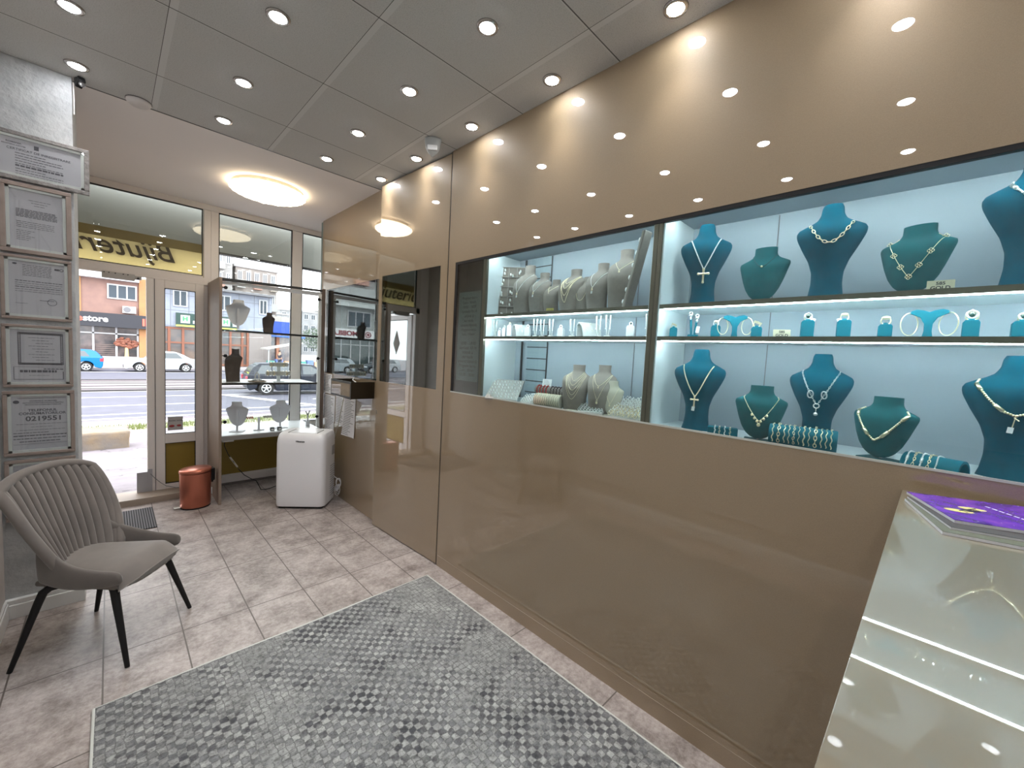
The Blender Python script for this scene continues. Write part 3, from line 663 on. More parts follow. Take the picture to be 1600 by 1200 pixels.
# ================================================================== DISPLAY CASES BEHIND THE BRONZE WALL
XB = 1.93
def shelf(name, label, y0, y1, z0, z1):
    sh = thing(name, label, 'shelf', (1.78, (y0+y1)/2, z0))
    MB().box(XT+.004, XB, y0+.006, y1-.006, z0+.004, z1).build('shelf_board', M_caseW, sh)
    MB().box(XT+.000, XT+.006, y0+.006, y1-.006, z0, z1).build('shelf_trim', M_olive, sh)
    MB().box(XT+.008, XT+.0135, y0+.01, y1-.02, z0-.003, z0+.003).build('led_strip', M_led, sh)
    return sh
def case(name, side, y0, y1, posts):
    bk = sbox('wall_'+name+'_back', M_caseB, XB, XB+.015, y0, y1, 1.2, 2.16)
    sbox('wall_'+name+'_base', M_caseW, XT, XB, y0, y1, 1.20, Lo)
    sbox('ceiling_'+name, M_caseB, XT, XB, y0, y1, 2.135, 2.15)
    sbox('wall_'+name+'_side', M_caseW, XT, XB, y1-.006, y1, Lo, 2.135); sbox('wall_'+name+'_near', M_caseW, XT, XB, y0, y0+.006, Lo, 2.135)
    shelf('display_shelf', 'upper lit shelf of the %s display case' % side, y0, y1, 1.735, 1.753)
    shelf('display_shelf', 'lower lit shelf of the %s display case' % side, y0, y1, 1.602, 1.620)
    MB().box(XT+.030, XT+.040, y0+.01, y1-.02, 2.128, 2.135).build('led_strip', M_led, bk)
    for ya, yb in posts: MB().box(XT-.006, XT+.012, ya, yb, 1.25, Z1-.01).build('post', M_olive, bk)
    return bk
U, Mi, Lo = 1.753, 1.620, 1.238
cR = case('right_case', 'right, teal', -1.3, .794, [(.795, .812)])
cL = case('left_case', 'left, taupe', .832, 1.918, [(.814, .833), (1.905, 1.935)])
b = MB(); b.box(XB-.003, XB, .445, .448, 1.24, 2.13); b.box(XB-.003, XB, -.42, -.417, 1.24, 2.13); b.build('panel_joint', M_inkg, cR)
b = MB(); b.box(XB-.003, XB, 1.045, 1.048, 1.24, 2.13); b.build('panel_joint', M_inkg, cL)
b = MB(); b.box(XB-.006, XB, 1.63, 1.80, 1.24, 2.13); sw = b.build('slatted_panel', mat('slat_panel', (.30, .38, .42), .5), cL)
b = MB()
for i in range(12): b.box(XB-.009, XB-.005, 1.63, 1.80, 1.28+.072*i, 1.286+.072*i)
b.box(XB-.009, XB-.005, 1.628, 1.634, 1.24, 2.13); b.box(XB-.009, XB-.005, 1.84, 1.855, 1.24, 2.13); b.build('slat_groove', M_dark, cL)
gl = MB().box(XW+.003, XW+.009, -1.3, 1.935, Z0, Z1-.016).build('window_6', M_glassgreen); struct(gl)
# paper notice behind the narrow pane
n_ = MB().box(XW+.014, XW+.0145, 1.955, 2.175, 1.33, 1.905).build('paper_notice', mat('notice_paper', (.62, .70, .69), .7)); tag(n_, 'long printed paper notice behind the narrow dark pane', 'paper notice')
b = MB()
for i in range(17):
    z = 1.865-i*.029-(.03 if i > 8 else 0); b.text(['Program lucru', 'Luni - Vineri', '10:00 - 18:00', 'Sambata 10-14', 'schimb si', 'aur vechi', 'amanet bijuterii'][i % 7], .026 if i < 9 else .03, T(XW+.0135, 2.065, z) @ RZ(-PI/2) @ FRONT, .0003, shear=.2 if i > 8 else 0)
b.build('printed_text', M_ink, n_)
b = MB()
for i in range(7): b.box(2.1, 2.105, 1.95, 2.5, 1.35+i*.11, 1.362+i*.11)
b.box(2.105, 2.12, 1.95, 2.7, 0, 2.2); tag(b.build('slatwall_panel', mat('slatwall', (.16, .21, .23), .6)), 'dark slatted wall panel behind the narrow pane', 'wall panel')

# ------------------------------------------------------------------ busts
def interp(tab, t):
    xs_ = [p[0] for p in tab]; return [float(np.interp(t, xs_, [p[k] for p in tab])) for k in range(1, len(tab[0]))]
def smooth_tab(tab, n=26):
    Z = np.linspace(0, 1, n); out = []
    for k in range(1, len(tab[0])):
        y = np.interp(np.linspace(0, 1, 200), [p[0] for p in tab], [p[k] for p in tab]); ker = np.hanning(11); ker /= ker.sum()
        yp = np.concatenate([np.full(5, y[0]), y, np.full(5, y[-1])]); y = np.convolve(yp, ker, 'valid'); out.append(np.interp(Z, np.linspace(0, 1, 200), y))
    return [(Z[i], *[o_[i] for o_ in out]) for i in range(n)]
# z, half-width share, front depth, back factor (1 = full, -.6 = hollow shell), forward lean
TALL = smooth_tab([(0, .56, .26, .7, 0), (.06, .50, .24, .7, 0), (.18, .45, .22, .7, 0), (.30, .46, .23, .6, .0), (.42, .58, .26, .2, .02), (.55, .80, .30, -.2, .05), (.66, .96, .32, -.4, .05), (.72, 1.0, .30, -.4, .04), (.765, .93, .27, -.3, .02), (.80, .68, .23, .2, .0), (.84, .44, .20, .8, -.02), (.90, .33, .19, 1, -.02), (.97, .31, .19, 1, -.02), (1.0, .25, .15, 1, -.02)], 34)
NECK = smooth_tab([(0, .10, .06, .2, .06), (.03, .32, .12, 0, .06), (.10, .50, .19, -.3, .06), (.22, .67, .25, -.45, .05), (.38, .81, .29, -.5, .03), (.54, .92, .31, -.5, .0), (.66, 1.0, .30, -.5, -.03), (.72, 1.0, .27, -.4, -.05), (.765, .80, .24, 0, -.07), (.81, .56, .22, .6, -.09), (.88, .45, .22, 1, -.10), (1.0, .44, .21, 1, -.10)], 30)
TAUPE = smooth_tab([(0, .80, .50, -.5, .12), (.1, .80, .54, -.55, .18), (.3, .84, .60, -.6, .26), (.5, .92, .60, -.62, .24), (.64, .99, .52, -.55, .12), (.72, 1.0, .42, -.4, -.04), (.77, .84, .34, -.1, -.14), (.81, .56, .29, .6, -.22), (.86, .42, .27, 1, -.27), (1.0, .44, .28, 1, -.28)], 30)
def bust_mesh(tab, W, Hh, z0=0, n=36, th=.03):
    hw = W/2; b = MB(); rings = []
    for (t_, ws, d, kb, ln) in tab:
        ring = []; a_w = ws*hw; dd = d*hw*1.25; yo = -ln*hw*1.5
        for i in range(n):
            a = 2*PI*i/n; x = a_w*math.cos(a); sn = math.sin(a)
            if sn >= 0: y = yo-dd*sn
            else:
                y = yo+dd*(-sn)*(kb if kb > 0 else kb*.80)
                if kb < .25: y = min(y, yo+.0) if kb < 0 else y
            ring.append(Vector((x, y, z0+t_*Hh)))
        rings.append(ring)
    b.loft(rings); return b
def front_y(tab, W, t_, x):
    ws, d, kb, ln = interp(tab, t_); hw = W/2; a = max(ws*hw, 1e-4); k = max(0, 1-(x/a)**2)
    return -ln*hw*1.5-d*hw*1.25*math.sqrt(k)
def drape(tab, W, Hh, z0, xa, zt, zb, p=1.6, n=40, off=.002):
    pts = []
    for i in range(n+1):
        s_ = -1+2*i/n; x = xa*W/2*s_*(1.0 if abs(s_) < .8 else 1.0); zz = zb+(zt-zb)*abs(s_)**p
        ws = interp(tab, zz)[0]*W/2; x = max(-ws*.985, min(ws*.985, x))
        pts.append(Vector((x, front_y(tab, W, zz, x)-off, z0+zz*Hh)))
    return pts
def resample(P, step):
    out = [P[0]]; acc = 0
    for a, c in zip(P, P[1:]):
        L = (c-a).length; d = step-acc
        while d <= L: out.append(a.lerp(c, d/L)); d += step
        acc = (acc+L) % step
    return out
def chain(b, P, r, kind='bead'):
    if kind == 'tube': b.tube(P, r, 6); return
    if kind == 'bead':
        for p in resample(P, r*2.05): b.ball(p, r, 6, 4)
    if kind == 'link':
        Q = resample(P, r*4.2)
        for i, (p, q) in enumerate(zip(Q, Q[1:])):
            d = (q-p); M_ = Vector((0, -1, 0)) if i % 2 == 0 else d.cross(Vector((0, -1, 0)))
            c = (p+q)/2; x = d.normalized(); y = (M_ - x*M_.dot(x)); y = y.normalized() if y.length > 1e-6 else Vector((0, 0, 1)); zax = x.cross(y)
            pts = [c+x*(d.length*.62*math.cos(2*PI*k/10))+zax*(r*1.3*math.sin(2*PI*k/10)) for k in range(10)]
            b.tube(pts, r*.42, 5, closed=True)
    if kind == 'bar':
        Q = resample(P, r*7)
        for i, (p, q) in enumerate(zip(Q, Q[1:])):
            if i % 3 == 1: b.tube([p, p.lerp(q, .5), q], [r*1.5]*3, 6)
            else:
                for k in range(4): b.ball(p.lerp(q, (k+.5)/4), r*1.05, 6, 4)
RZF = -PI/2           # local -Y (front) turned to the shop side (-X)
def tall_bust(y, W, Hh, z, label, x=1.775, turn=0, m=None, tab=TALL, name='jewelry_bust', base=False, group=None):
    z0 = 0
    if base:
        t = thing(name, label, 'bust stand', (x, y, z), RZF+turn, group)
        z0 = Hh*.05
        bb = bust_mesh(tab, W, Hh-z0, z0).build('bust_form', m or M_teal2, t, local=True, smooth='auto')
        MB().box(-W*.27, W*.27, -W*.22, W*.22, 0, .006).build('stand_base', m or M_teal2, t, local=True, bevel=.002)
        MB().tube([(0, .005, .004), (0, -.004, z0+.03)], .004, 8).build('stand_post', MATS['ac_grey'], t, local=True)
    else:
        bb = bust_mesh(tab, W, Hh).build(name, m or M_teal, smooth='auto'); bb.location = (x, y, z); bb.rotation_euler = (0, 0, RZF+turn); tag(bb, label, 'bust stand', group); t = bb
    return dict(root=t, W=W, H=Hh, z0=z0, x=x, y=y, z=z, rz=RZF+turn, tab=tab, HH=Hh-z0)
def place(o, B): o.location = (B['x'], B['y'], B['z']); o.rotation_euler = (0, 0, B['rz'])
def price_tag(parent, p, w_=.010, h=.015, tilt=.1):
    MB().box(-w_/2, w_/2, -.0008, 0, -h, 0, T(*p) @ RY(tilt)).build('price_tag', M_tag, parent, local=True)
def necklace(B, xa, zt, zb, p, r, kind, label, m=None, pend=None, tagp=None, off=None, extra=None, name='necklace', cat='necklace', group=None):
    P = drape(B['tab'], B['W'], B['HH'], B['z0'], xa, zt, zb, p, off=(off or r*1.1))
    b = MB(); chain(b, P, r, kind); o = b.build(name, m or M_gold, smooth=True); place(o, B); tag(o, label, cat, group)
    c = Vector((0, front_y(B['tab'], B['W'], zb, 0)-.003, B['z0']+zb*B['HH']))
    if pend: bb = MB(); pend(bb, c); bb.build('pendant', M_gold, o, local=True, smooth='auto')
    if tagp: price_tag(o, (c.x+tagp[0], c.y-.004+(tagp[3] if len(tagp) > 3 else 0), c.z+tagp[1]), *( (.011, .016) if len(tagp) < 3 else (.011*tagp[2], .016*tagp[2])))
    if extra: extra(o, P, B)
    return o
def cross(s_):
    def f(b, c):
        for (x0, z0, x1, z1) in ((0, -.002, 0, -.046*s_), (-.016*s_, -.016*s_, .016*s_, -.016*s_)):
            b.tube([(c.x+x0, c.y-.003, c.z+z0), (c.x+x1, c.y-.003, c.z+z1)], .0036*s_, 8)
            b.ball((c.x+x0, c.y-.003, c.z+z0), .0047*s_, 8, 5); b.ball((c.x+x1, c.y-.003, c.z+z1), .0047*s_, 8, 5)
        b.ring((c.x, c.y-.003, c.z+.001), .004*s_, .001)
    return f
def drop(s_):
    def f(b, c): b.ring((c.x, c.y-.002, c.z-.004*s_), .004*s_, .001*s_, (0, 1, 0)); b.ball((c.x, c.y-.003, c.z-.014*s_), (.006*s_, .0035*s_, .007*s_), 8, 6)
    return f
U, Mi, Lo = 1.753, 1.620, 1.238
# right case, top shelf
A = tall_bust(.668, .196, 2.092-U, U, 'tall teal velvet bust wearing the cross necklace, top shelf', turn=.30)
necklace(A, .56, .80, .44, 1.1, .0030, 'bead', 'silver gold bead necklace with large cross, on the top shelf bust', M_silver, cross(1.15))
Bn = tall_bust(.447, .168, 1.966-U, U, 'small teal suede neck form with thin dark necklace, top shelf', turn=.0, m=M_teal2, tab=NECK, name='neck_form', base=True)
necklace(Bn, .50, .86, .62, 1.6, .0011, 'tube', 'thin dark cord necklace with tiny stone, on the small neck form', mat('dark_cord', (.01, .03, .04), .4), lambda b, c: b.ball((c.x, c.y-.002, c.z), .0045, 6, 4))
Cc = tall_bust(.252, .196, 2.081-U, U, 'tall teal velvet bust wearing a heavy link chain, top shelf centre', turn=.1)
necklace(Cc, .60, .79, .58, 1.9, .0032, 'link', 'heavy oval link chain necklace on the top shelf centre bust')
D = tall_bust(.035, .176, 1.972-U, U, 'teal suede neck form wearing the clover chain, top shelf beside the gold sign', turn=-.28, m=M_teal2, tab=NECK, name='neck_form', base=True)
def clover(o, P, B):
    b = MB(); idx = [2, 8, 14, 20, 26, 32, 38]
    for i in idx:
        p = P[i]
        for dx, dz in ((.0042, 0), (-.0042, 0), (0, .0042), (0, -.0042)): b.ring((p.x+dx, p.y-.002, p.z+dz), .0036, .0009, (0, 1, 0), 10, 4)
    b.build('clover_link', M_gold, o, local=True)
    b = MB(); [b.ball((P[i].x, P[i].y-.0015, P[i].z), (.0042, .0012, .0042), 8, 4) for i in idx]; b.build('black_stone', M_black, o, local=True)
necklace(D, .80, .84, .22, 1.15, .0009, 'tube', 'fine gold chain with black clover links, on the top shelf neck form', extra=clover)
E_ = tall_bust(-.19, .205, 2.11-U, U, 'big teal velvet bust at the right picture edge, top shelf', turn=-.05)
def dogp(b, c): b.ball((c.x+.006, c.y-.003, c.z-.010), (.011, .004, .005), 8, 5); b.ball((c.x+.016, c.y-.003, c.z-.005), .005, 8, 5)
necklace(E_, .55, .84, .66, 1.8, .0034, 'bar', 'tube link necklace with small animal charm, top shelf at the right edge', M_silver, dogp, (.012, -.022, 1.3))
def goldsign(x, y, z, rz, s_, label):
    t = thing('gold_purity_sign', label, 'sign', (x, y, z), RZF+rz)
    MB().box(-.026*s_, .026*s_, -.001, .001, 0, .030*s_, RX(-.2)).build('sign_plate', mat('sign_gold', (.50, .46, .33), .35, metal=.5), t, local=True)
    b = MB(); b.text('585', .012*s_, RX(-.2) @ T(0, -.0014, .021*s_) @ FRONT, .0002, bold=.03); b.text('GOLD', .0135*s_, RX(-.2) @ T(0, -.0014, .0085*s_) @ FRONT, .0002, bold=.03)
    b.build('lettering', M_ink, t, local=True); MB().box(-.02*s_, .02*s_, .0, .02, 0, .001).build('sign_foot', MATS['sign_gold'], t, local=True)
goldsign(1.69, -.025, U, 0, 1.08, 'small gold plate reading 585 GOLD on the top shelf')
goldsign(1.715, .356, Mi, .35, 1.02, 'small gold plate reading 585 GOLD on the middle shelf between ring stands')

# right case, middle shelf: ring stands, earring stands
def ring_obj(label, kind='ring', group=None, loc=(0, 0, 0), rz=0, s_=1.0, m=None, parent=None):
    b = MB(); b.ring((0, 0, 0), .0095*s_, .0017*s_, (0, 1, 0), 20, 6); o = b.build('ring', m or M_gold, smooth=True); o.location = loc; o.rotation_euler = (0, 0, rz); tag(o, label, 'ring', group)
    g_ = MB()
    if kind == 'dome': g_.ball((0, 0, .0085*s_), (.0095*s_, .005*s_, .0055*s_), 10, 6)
    elif kind == 'eye': g_.ring((0, -.001, .004*s_), .0085*s_, .0024*s_, (0, 1, 0), 16, 6); g_.ball((0, -.001, .013*s_), .003*s_, 6, 4)
    elif kind == 'wide': g_.box(-.012*s_, .012*s_, -.004*s_, .004*s_, .003*s_, .0095*s_, RY(.4))
    else: g_.ball((0, 0, .0115*s_), .0045*s_, 8, 5)
    g_.build('setting', M_gold if kind in ('dome', 'wide') else M_silver, o, local=True, smooth='auto')
    if kind == 'eye': MB().ball((0, -.0015, .004*s_), (.005*s_, .002*s_, .006*s_), 8, 6).build('stone', M_gems, o, local=True, smooth=True)
    return o
def ring_stand(x, y, z, w_, h, label, m, rz=0, kind='dome', s_=1.0, tagside=0, rl='', rm=None, name='ring_stand'):
    t = thing(name, label, 'ring stand', (x, y, z), RZF+rz)
    q = w_/2
    MB().box(-q*1.2, q*1.2, -q*.95, q*.95, 0, .004).build('stand_base', m, t, local=True, bevel=.001)
    b = MB(); b.prism([(-q, .003), (q, .003), (q, h-.006), (q*.75, h), (-q*.75, h), (-q, h-.006)], -q*.8, q*.8); b.build('stand_block', m, t, local=True, bevel=.0015)
    MB().ball((0, 0, h+.001), (q*.42, .006, .005), 10, 6).build('ring_post', m, t, local=True, smooth=True)
    r = ring_obj(rl, kind, None, (x, y, z+h+.0085*s_), RZF+rz, s_, rm)
    if tagside: price_tag(r, (tagside*.016, -.008, -.004), .011, .017, tagside*.35)
    return t
X2 = 1.71
ring_stand(X2, .751, Mi, .030, .042, 'teal ring stand nearest the double post, middle shelf', M_tealb, .45, 'wide', .9, 0, 'flat crest ring on the teal stand nearest the double post')
ring_stand(X2, .581, Mi, .033, .048, 'short teal ring stand between rod stand and hoop stand', M_tealb, .4, 'dome', .95, 0, 'round gold ring on the short teal stand left of the hoops', M_silver)
ring_stand(X2, .437, Mi, .034, .040, 'low teal ring stand left of the middle gold plate', M_tealb, .35, 'wide', 1.1, 0, 'broad gold band ring just left of the gold plate')
ring_stand(X2, .282, Mi, .036, .060, 'tall teal ring stand right of the middle gold plate', M_tealb, .3, 'eye', 1.15, 1, 'large oval gold ring with tag, right of the gold plate')
ring_stand(X2, .184, Mi, .036, .058, 'tall teal ring stand under the centre bust, its ring tagged on the left', M_tealb, .2, 'dome', 1.1, -1, 'gold cluster ring with tag on its left side, under the centre bust')
ring_stand(X2, .083, Mi, .033, .042, 'low teal ring stand left of the large hoops', M_tealb, .1, 'dome', 1.2, 0, 'plump gold ring just left of the large hoops')
ring_stand(X2, -.094, Mi, .033, .050, 'teal ring stand right of the large hoops', M_tealb, 0, 'eye', 1.25, 0, 'gold marquise ring with dark stone, right of the large hoops')
ring_stand(X2, -.185, Mi, .038, .045, 'teal ring stand at the right picture edge, middle shelf', M_tealb, 0, 'eye', 1.0, 0, 'gold ring with dark stone at the right picture edge')
def hoop_stand(x, y, z, rz, h, hr, label, l1, l2):
    t = thing('hoop_stand', label, 'earring stand', (x, y, z), RZF+rz); w_ = h*.33
    MB().box(-w_*.75, w_*.75, -.012, .012, 0, .003).build('stand_base', M_tealb, t, local=True, bevel=.001)
    L = [(-.13, 0), (.13, 0)]
    pts = [(.14, 0), (.10, .25), (.11, .5), (.22, .72), (.42, .83), (.50, .86), (.46, .95), (.32, 1.0), (.14, .97), (0, .90)]
    poly = [(x_*h, z_*h) for x_, z_ in pts]+[(-x_*h, z_*h) for x_, z_ in reversed(pts[:-1])]
    MB().prism(poly, -.004, .004).build('stand_form', M_tealb, t, local=True, bevel=.001)
    for sgn, lb in ((-1, l1), (1, l2)):
        b = MB(); b.ring((0, 0, 0), hr, .0016, (.75*sgn, .65, 0), 30, 6, sx=.85); o = b.build('hoop_earring', M_gold, smooth=True)
        M_ = T(x, y, z) @ RZ(RZF+rz); p = M_ @ Vector((sgn*h*.48, -.004, h*.88-hr)); o.location = p; o.rotation_euler = (0, 0, RZF+rz); tag(o, lb, 'earring')
hoop_stand(X2, .512, Mi, .3, .086, .032, 'teal heart topped stand holding the smaller hoops', 'left smaller gold hoop earring on the teal heart topped stand', 'right smaller gold hoop earring on the teal heart topped stand')
hoop_stand(X2, -.010, Mi, 0, .084, .033, 'teal wing topped stand holding the larger hoops, right part of the shelf', 'left large gold hoop on the right hand hoop stand', 'right large gold hoop on the right hand hoop stand')
# twin rod stand
t = thing('earring_rod_stand', 'teal stand of two rods with drop earrings, second from the double post', 'earring stand', (X2, .669, Mi), RZF+.4)
MB().box(-.02, .02, -.012, .012, 0, .012).build('stand_base', M_tealb, t, local=True, bevel=.002)
for sx_, h in ((-1, .088), (1, .078)):
    MB().tube([(sx_*.006, 0, .01), (sx_*.012, 0, h)], .0045, 8).build('rod', M_tealb, t, local=True)
    b = MB(); b.ball((0, 0, 0), (.0065, .0045, .0065), 8, 6); b.ring((0, -.003, .008), .006, .0015, (0, 1, 0), 12, 5); b.ball((0, -.002, -.012), (.004, .003, .007), 8, 5)
    o = b.build('drop_earring', M_silver, smooth=True); M_ = T(X2, .669, Mi) @ RZ(RZF+.4); o.location = M_ @ Vector((sx_*.012, -.008, h+.002)); o.rotation_euler = (0, 0, RZF+.4)
    tag(o, '%s drop earring on the teal two rod stand' % ('left taller' if sx_ < 0 else 'right lower'), 'earring')
    if sx_ > 0: price_tag(o, (.006, -.006, -.035), .013, .026, .1)

# right case, bottom shelf
F = tall_bust(.640, .205, 1.573-Lo, Lo, 'teal velvet bust with cross and white tag, bottom shelf', x=1.745, turn=.05)
necklace(F, .58, .80, .42, 1.25, .0028, 'bead', 'gold bead necklace with cross and white tag, bottom shelf bust', None, cross(.85), (-.001, -.042, 1.1))
Gn = tall_bust(.398, .166, 1.443-Lo, Lo, 'teal suede neck form with heart charm necklace, bottom shelf', x=1.70, turn=.2, m=M_teal2, tab=NECK, name='neck_form', base=True)
def charms(o, P, B):
    b = MB()
    for i in (12, 15, 18, 22, 25, 28): p = P[i]; b.ball((p.x, p.y-.003, p.z-.006), (.0042, .003, .005), 8, 5)
    b.build('charm', M_gold, o, local=True, smooth=True)
necklace(Gn, .70, .80, .35, 1.3, .0016, 'bead', 'thin gold necklace with small heart charms, bottom shelf neck form', None, drop(1.0), extra=charms)
Hn = tall_bust(.240, .185, 1.568-Lo, Lo, 'teal velvet bust with oval link toggle necklace, behind the bracelet roll', x=1.79, turn=.0)
def ovals(o, P, B):
    b = MB()
    for i in (13, 27): p = P[i]; b.ring((p.x, p.y-.004, p.z), .013, .0022, (.25 if i > 20 else -.25, 1, .3), 20, 6, sx=.6)
    p = P[20]; b.ring((p.x, p.y-.004, p.z-.004), .008, .002, (0, 1, 0), 16, 6); b.tube([(p.x, p.y-.004, p.z-.012), (p.x, p.y-.004, p.z-.026)], .0015, 5); b.ball((p.x, p.y-.005, p.z-.033), .0065, 8, 6)
    b.build('oval_link', M_silver, o, local=True, smooth=True)
necklace(Hn, .60, .82, .46, 1.15, .0017, 'link', 'silver toned oval link necklace with ball drop, behind the bracelet roll', M_silver, extra=ovals)
In = tall_bust(.062, .170, 1.437-Lo, Lo, 'teal suede neck form with thick gold chain, bottom shelf right', x=1.715, turn=-.45, m=M_teal2, tab=NECK, name='neck_form', base=True)
necklace(In, .86, .80, .28, 1.35, .0034, 'bar', 'thick twisted gold chain on the bottom shelf right neck form')
Jn = tall_bust(-.195, .205, 1.575-Lo, Lo, 'big teal velvet bust at the right picture edge, bottom shelf', x=1.745, turn=-.05)
def pen(b, c): b.tube([(c.x, c.y-.003, c.z), (c.x-.004, c.y-.003, c.z-.03)], .0012, 6); b.tube([(c.x-.003, c.y-.003, c.z-.004), (c.x+.006, c.y-.003, c.z-.012)], .0014, 6)
necklace(Jn, .80, .80, .52, 1.7, .0034, 'bar', 'long gold tube chain with hanging tag, bottom shelf at the right edge', M_gold, pen, (-.006, -.03, 1.0))
def roll(x, y, z, r, L, rz, m, label, lifts=.0, hollow=False):
    t = thing('bracelet_roll', label, 'bracelet stand', (x, y, z), RZF+rz)
    M_ = T(0, 0, r+.003) @ RY(PI/2)
    b = MB(); b.lathe([(r*.96, -L/2), (r, -L/2+.004), (r, L/2-.004), (r*.96, L/2)], 30, M=M_); b.build('roll_body', m, t, local=True, smooth='auto')
    return t
def bracelet(x, y, z, r, dx, rz, kind, label, m=None, th=.0018, group=None, a0=.12, a1=2.9):
    b = MB(); pts = [Vector((dx+.002*math.sin(9*a), -math.cos(a)*(r+th)*1.0, r+.003+math.sin(a)*(r+th))) for a in [a0-.75+(a1-a0+.6)*i/26 for i in range(27)]]
    chain(b, pts, th, kind); o = b.build('bracelet', m or M_gold, smooth=True); o.location = (x, y, z); o.rotation_euler = (0, 0, RZF+rz); tag(o, label, 'bracelet', group); return o
ords = ['first', 'second', 'third', 'fourth', 'fifth', 'sixth', 'seventh', 'eighth', 'ninth', 'tenth', 'eleventh', 'twelfth', 'thirteenth']
RX_, RY_ = 1.685, .262
roll(RX_, RY_, Lo, .036, .190, .12, M_tealb, 'long teal bracelet roll full of chains, bottom shelf')
kinds = [('bead', .0018), ('link', .003), ('tube', .0014), ('bead', .0015), ('link', .0022), ('tube', .001), ('bead', .0022), ('bead', .0013), ('link', .0032), ('tube', .0014), ('tube', .0013), ('bead', .0018)]
dxs = [-.083, -.066, -.049, -.036, -.022, -.008, .006, .020, .037, .053, .066, .079]
for i, (dx, (k, th)) in enumerate(zip(dxs, kinds)): bracelet(RX_, RY_, Lo, .036, dx, .12, k, 'gold %s bracelet, %s from the left on the long teal roll' % ({'bead': 'beaded', 'link': 'linked', 'tube': 'smooth thin'}[k], ords[i]), th=th, group='bracelets on the long teal roll')
t = thing('bracelet_block', 'small teal block with four bracelets, bottom shelf left', 'bracelet stand', (1.675, .513, Lo), RZF+.3)
MB().box(-.052, .052, -.016, .016, 0, .036).build('block_body', M_tealb, t, local=True, bevel=.004)
for i, dx in enumerate((-.026, -.010, .008, .026)):
    b = MB(); P = [Vector((dx+.0015*math.sin(k), -.019, .002+k*.0027)) for k in range(13)]+[Vector((dx, -.019+.003*k, .038)) for k in range(1, 11)]
    chain(b, P, (.0028, .0018, .0022, .0018)[i], ('bead', 'link', 'bead', 'link')[i]); o = b.build('bracelet', M_gold if i % 2 else M_silver, smooth=True); o.location = (1.675, .513, Lo); o.rotation_euler = (0, 0, RZF+.3)
    tag(o, '%s bracelet from the left on the small teal block' % ords[i], 'bracelet', 'bracelets on the small teal block')
# arched ramp with bracelets
t = thing('bracelet_arch', 'teal arched ramp with bracelets, bottom shelf above the counter', 'bracelet stand', (1.690, -.055, Lo), RZF-.35)
b = MB(); rr = .040; poly = [(rr*math.cos(a), rr*math.sin(a)*1.0) for a in [PI*i/20 for i in range(21)]]+[((rr-.007)*math.cos(a), (rr-.007)*math.sin(a)) for a in [PI-PI*i/20 for i in range(21)]]
b.prism(poly, -.062, .062, axis='x'); b.build('arch_body', M_tealb, t, local=True, smooth='auto')
for i, dx in enumerate((-.05, -.034, -.018, -.002, .014)):
    b = MB(); P = [Vector((dx+.003*math.sin(a*3), -(rr+.002)*math.cos(a), (rr+.002)*math.sin(a))) for a in [.15+2.5*k/24 for k in range(25)]]
    chain(b, P, .0022, ('bar', 'link', 'bar', 'link', 'bead')[i]); o = b.build('bracelet', (M_silver, M_gold)[i % 2], smooth=True); o.location = (1.690, -.055, Lo); o.rotation_euler = (0, 0, RZF-.35); tag(o, '%s bracelet from the left on the teal arched ramp' % ords[i], 'bracelet', 'bracelets on the teal arched ramp')

# ------------------------------------------------------------------ left case
specs = [(1.690, .15, 2.052, 'first'), (1.570, .135, 1.996, 'second'), (1.476, .11, 1.947, 'third'), (1.345, .145, 1.99, 'fourth'), (1.262, .095, 1.94, 'fifth'), (1.175, .135, 2.001, 'sixth'), (1.043, .150, 2.05, 'seventh')]
looks = ['tall', 'medium', 'short', 'chain laden', 'smallest', 'tall slim', 'tallest']
for i, (y, W, zt, o_) in enumerate(specs):
    B = tall_bust(y, W, zt-U, U, '%s taupe velvet bust, %s from the window end of the top shelf' % (looks[i], o_), x=1.77, turn=.1 if i != 6 else .2, m=M_greyv, tab=TAUPE)
    g_ = None
    if i == 3:
        for k, (zb, xa) in enumerate(((.62, .5), (.50, .55), (.35, .62), (.2, .6))): necklace(B, xa, .82, zb, 1.5, .0017, 'link' if k % 2 else 'bead', 'gold chain, %s from the neck on the chain laden taupe bust' % ords[k])
    elif i == 2: necklace(B, .5, .80, .62, 1.3, .0014, 'bead', 'gold Y necklace with long drop on the short taupe bust', None, lambda b, c: b.tube([(c.x, c.y-.003, c.z), (c.x, c.y-.006, c.z-.05)], .0015, 5))
    elif i == 4: necklace(B, .8, .74, .30, 2.4, .0014, 'bead', 'round gold chain on the smallest taupe bust')
    else: necklace(B, .6, .80, (.42, .5, 0, 0, 0, .45, .62)[i], 1.2, .0012, 'bead', 'fine pendant necklace on the %s taupe bust, top shelf' % looks[i], M_gold if i == 6 else M_silver, drop(.8), (-.0, -.02, 1.6) if i == 6 else (.0, -.018, .8))
B = None
sg_ = thing('gold_purity_sign', 'tiny yellow price plate at the foot of the short taupe bust', 'sign', (1.70, 1.44, U), RZF+.2)
MB().box(-.022, .022, -.001, .001, 0, .024, RX(-.15)).build('sign_plate', mat('yellow_plate', (.42, .36, .08), .4), sg_, local=True)
b = MB(); b.text('GOLD', .012, RX(-.15) @ T(0, -.0014, .012) @ FRONT, .0002); b.build('lettering', M_ink, sg_, local=True)
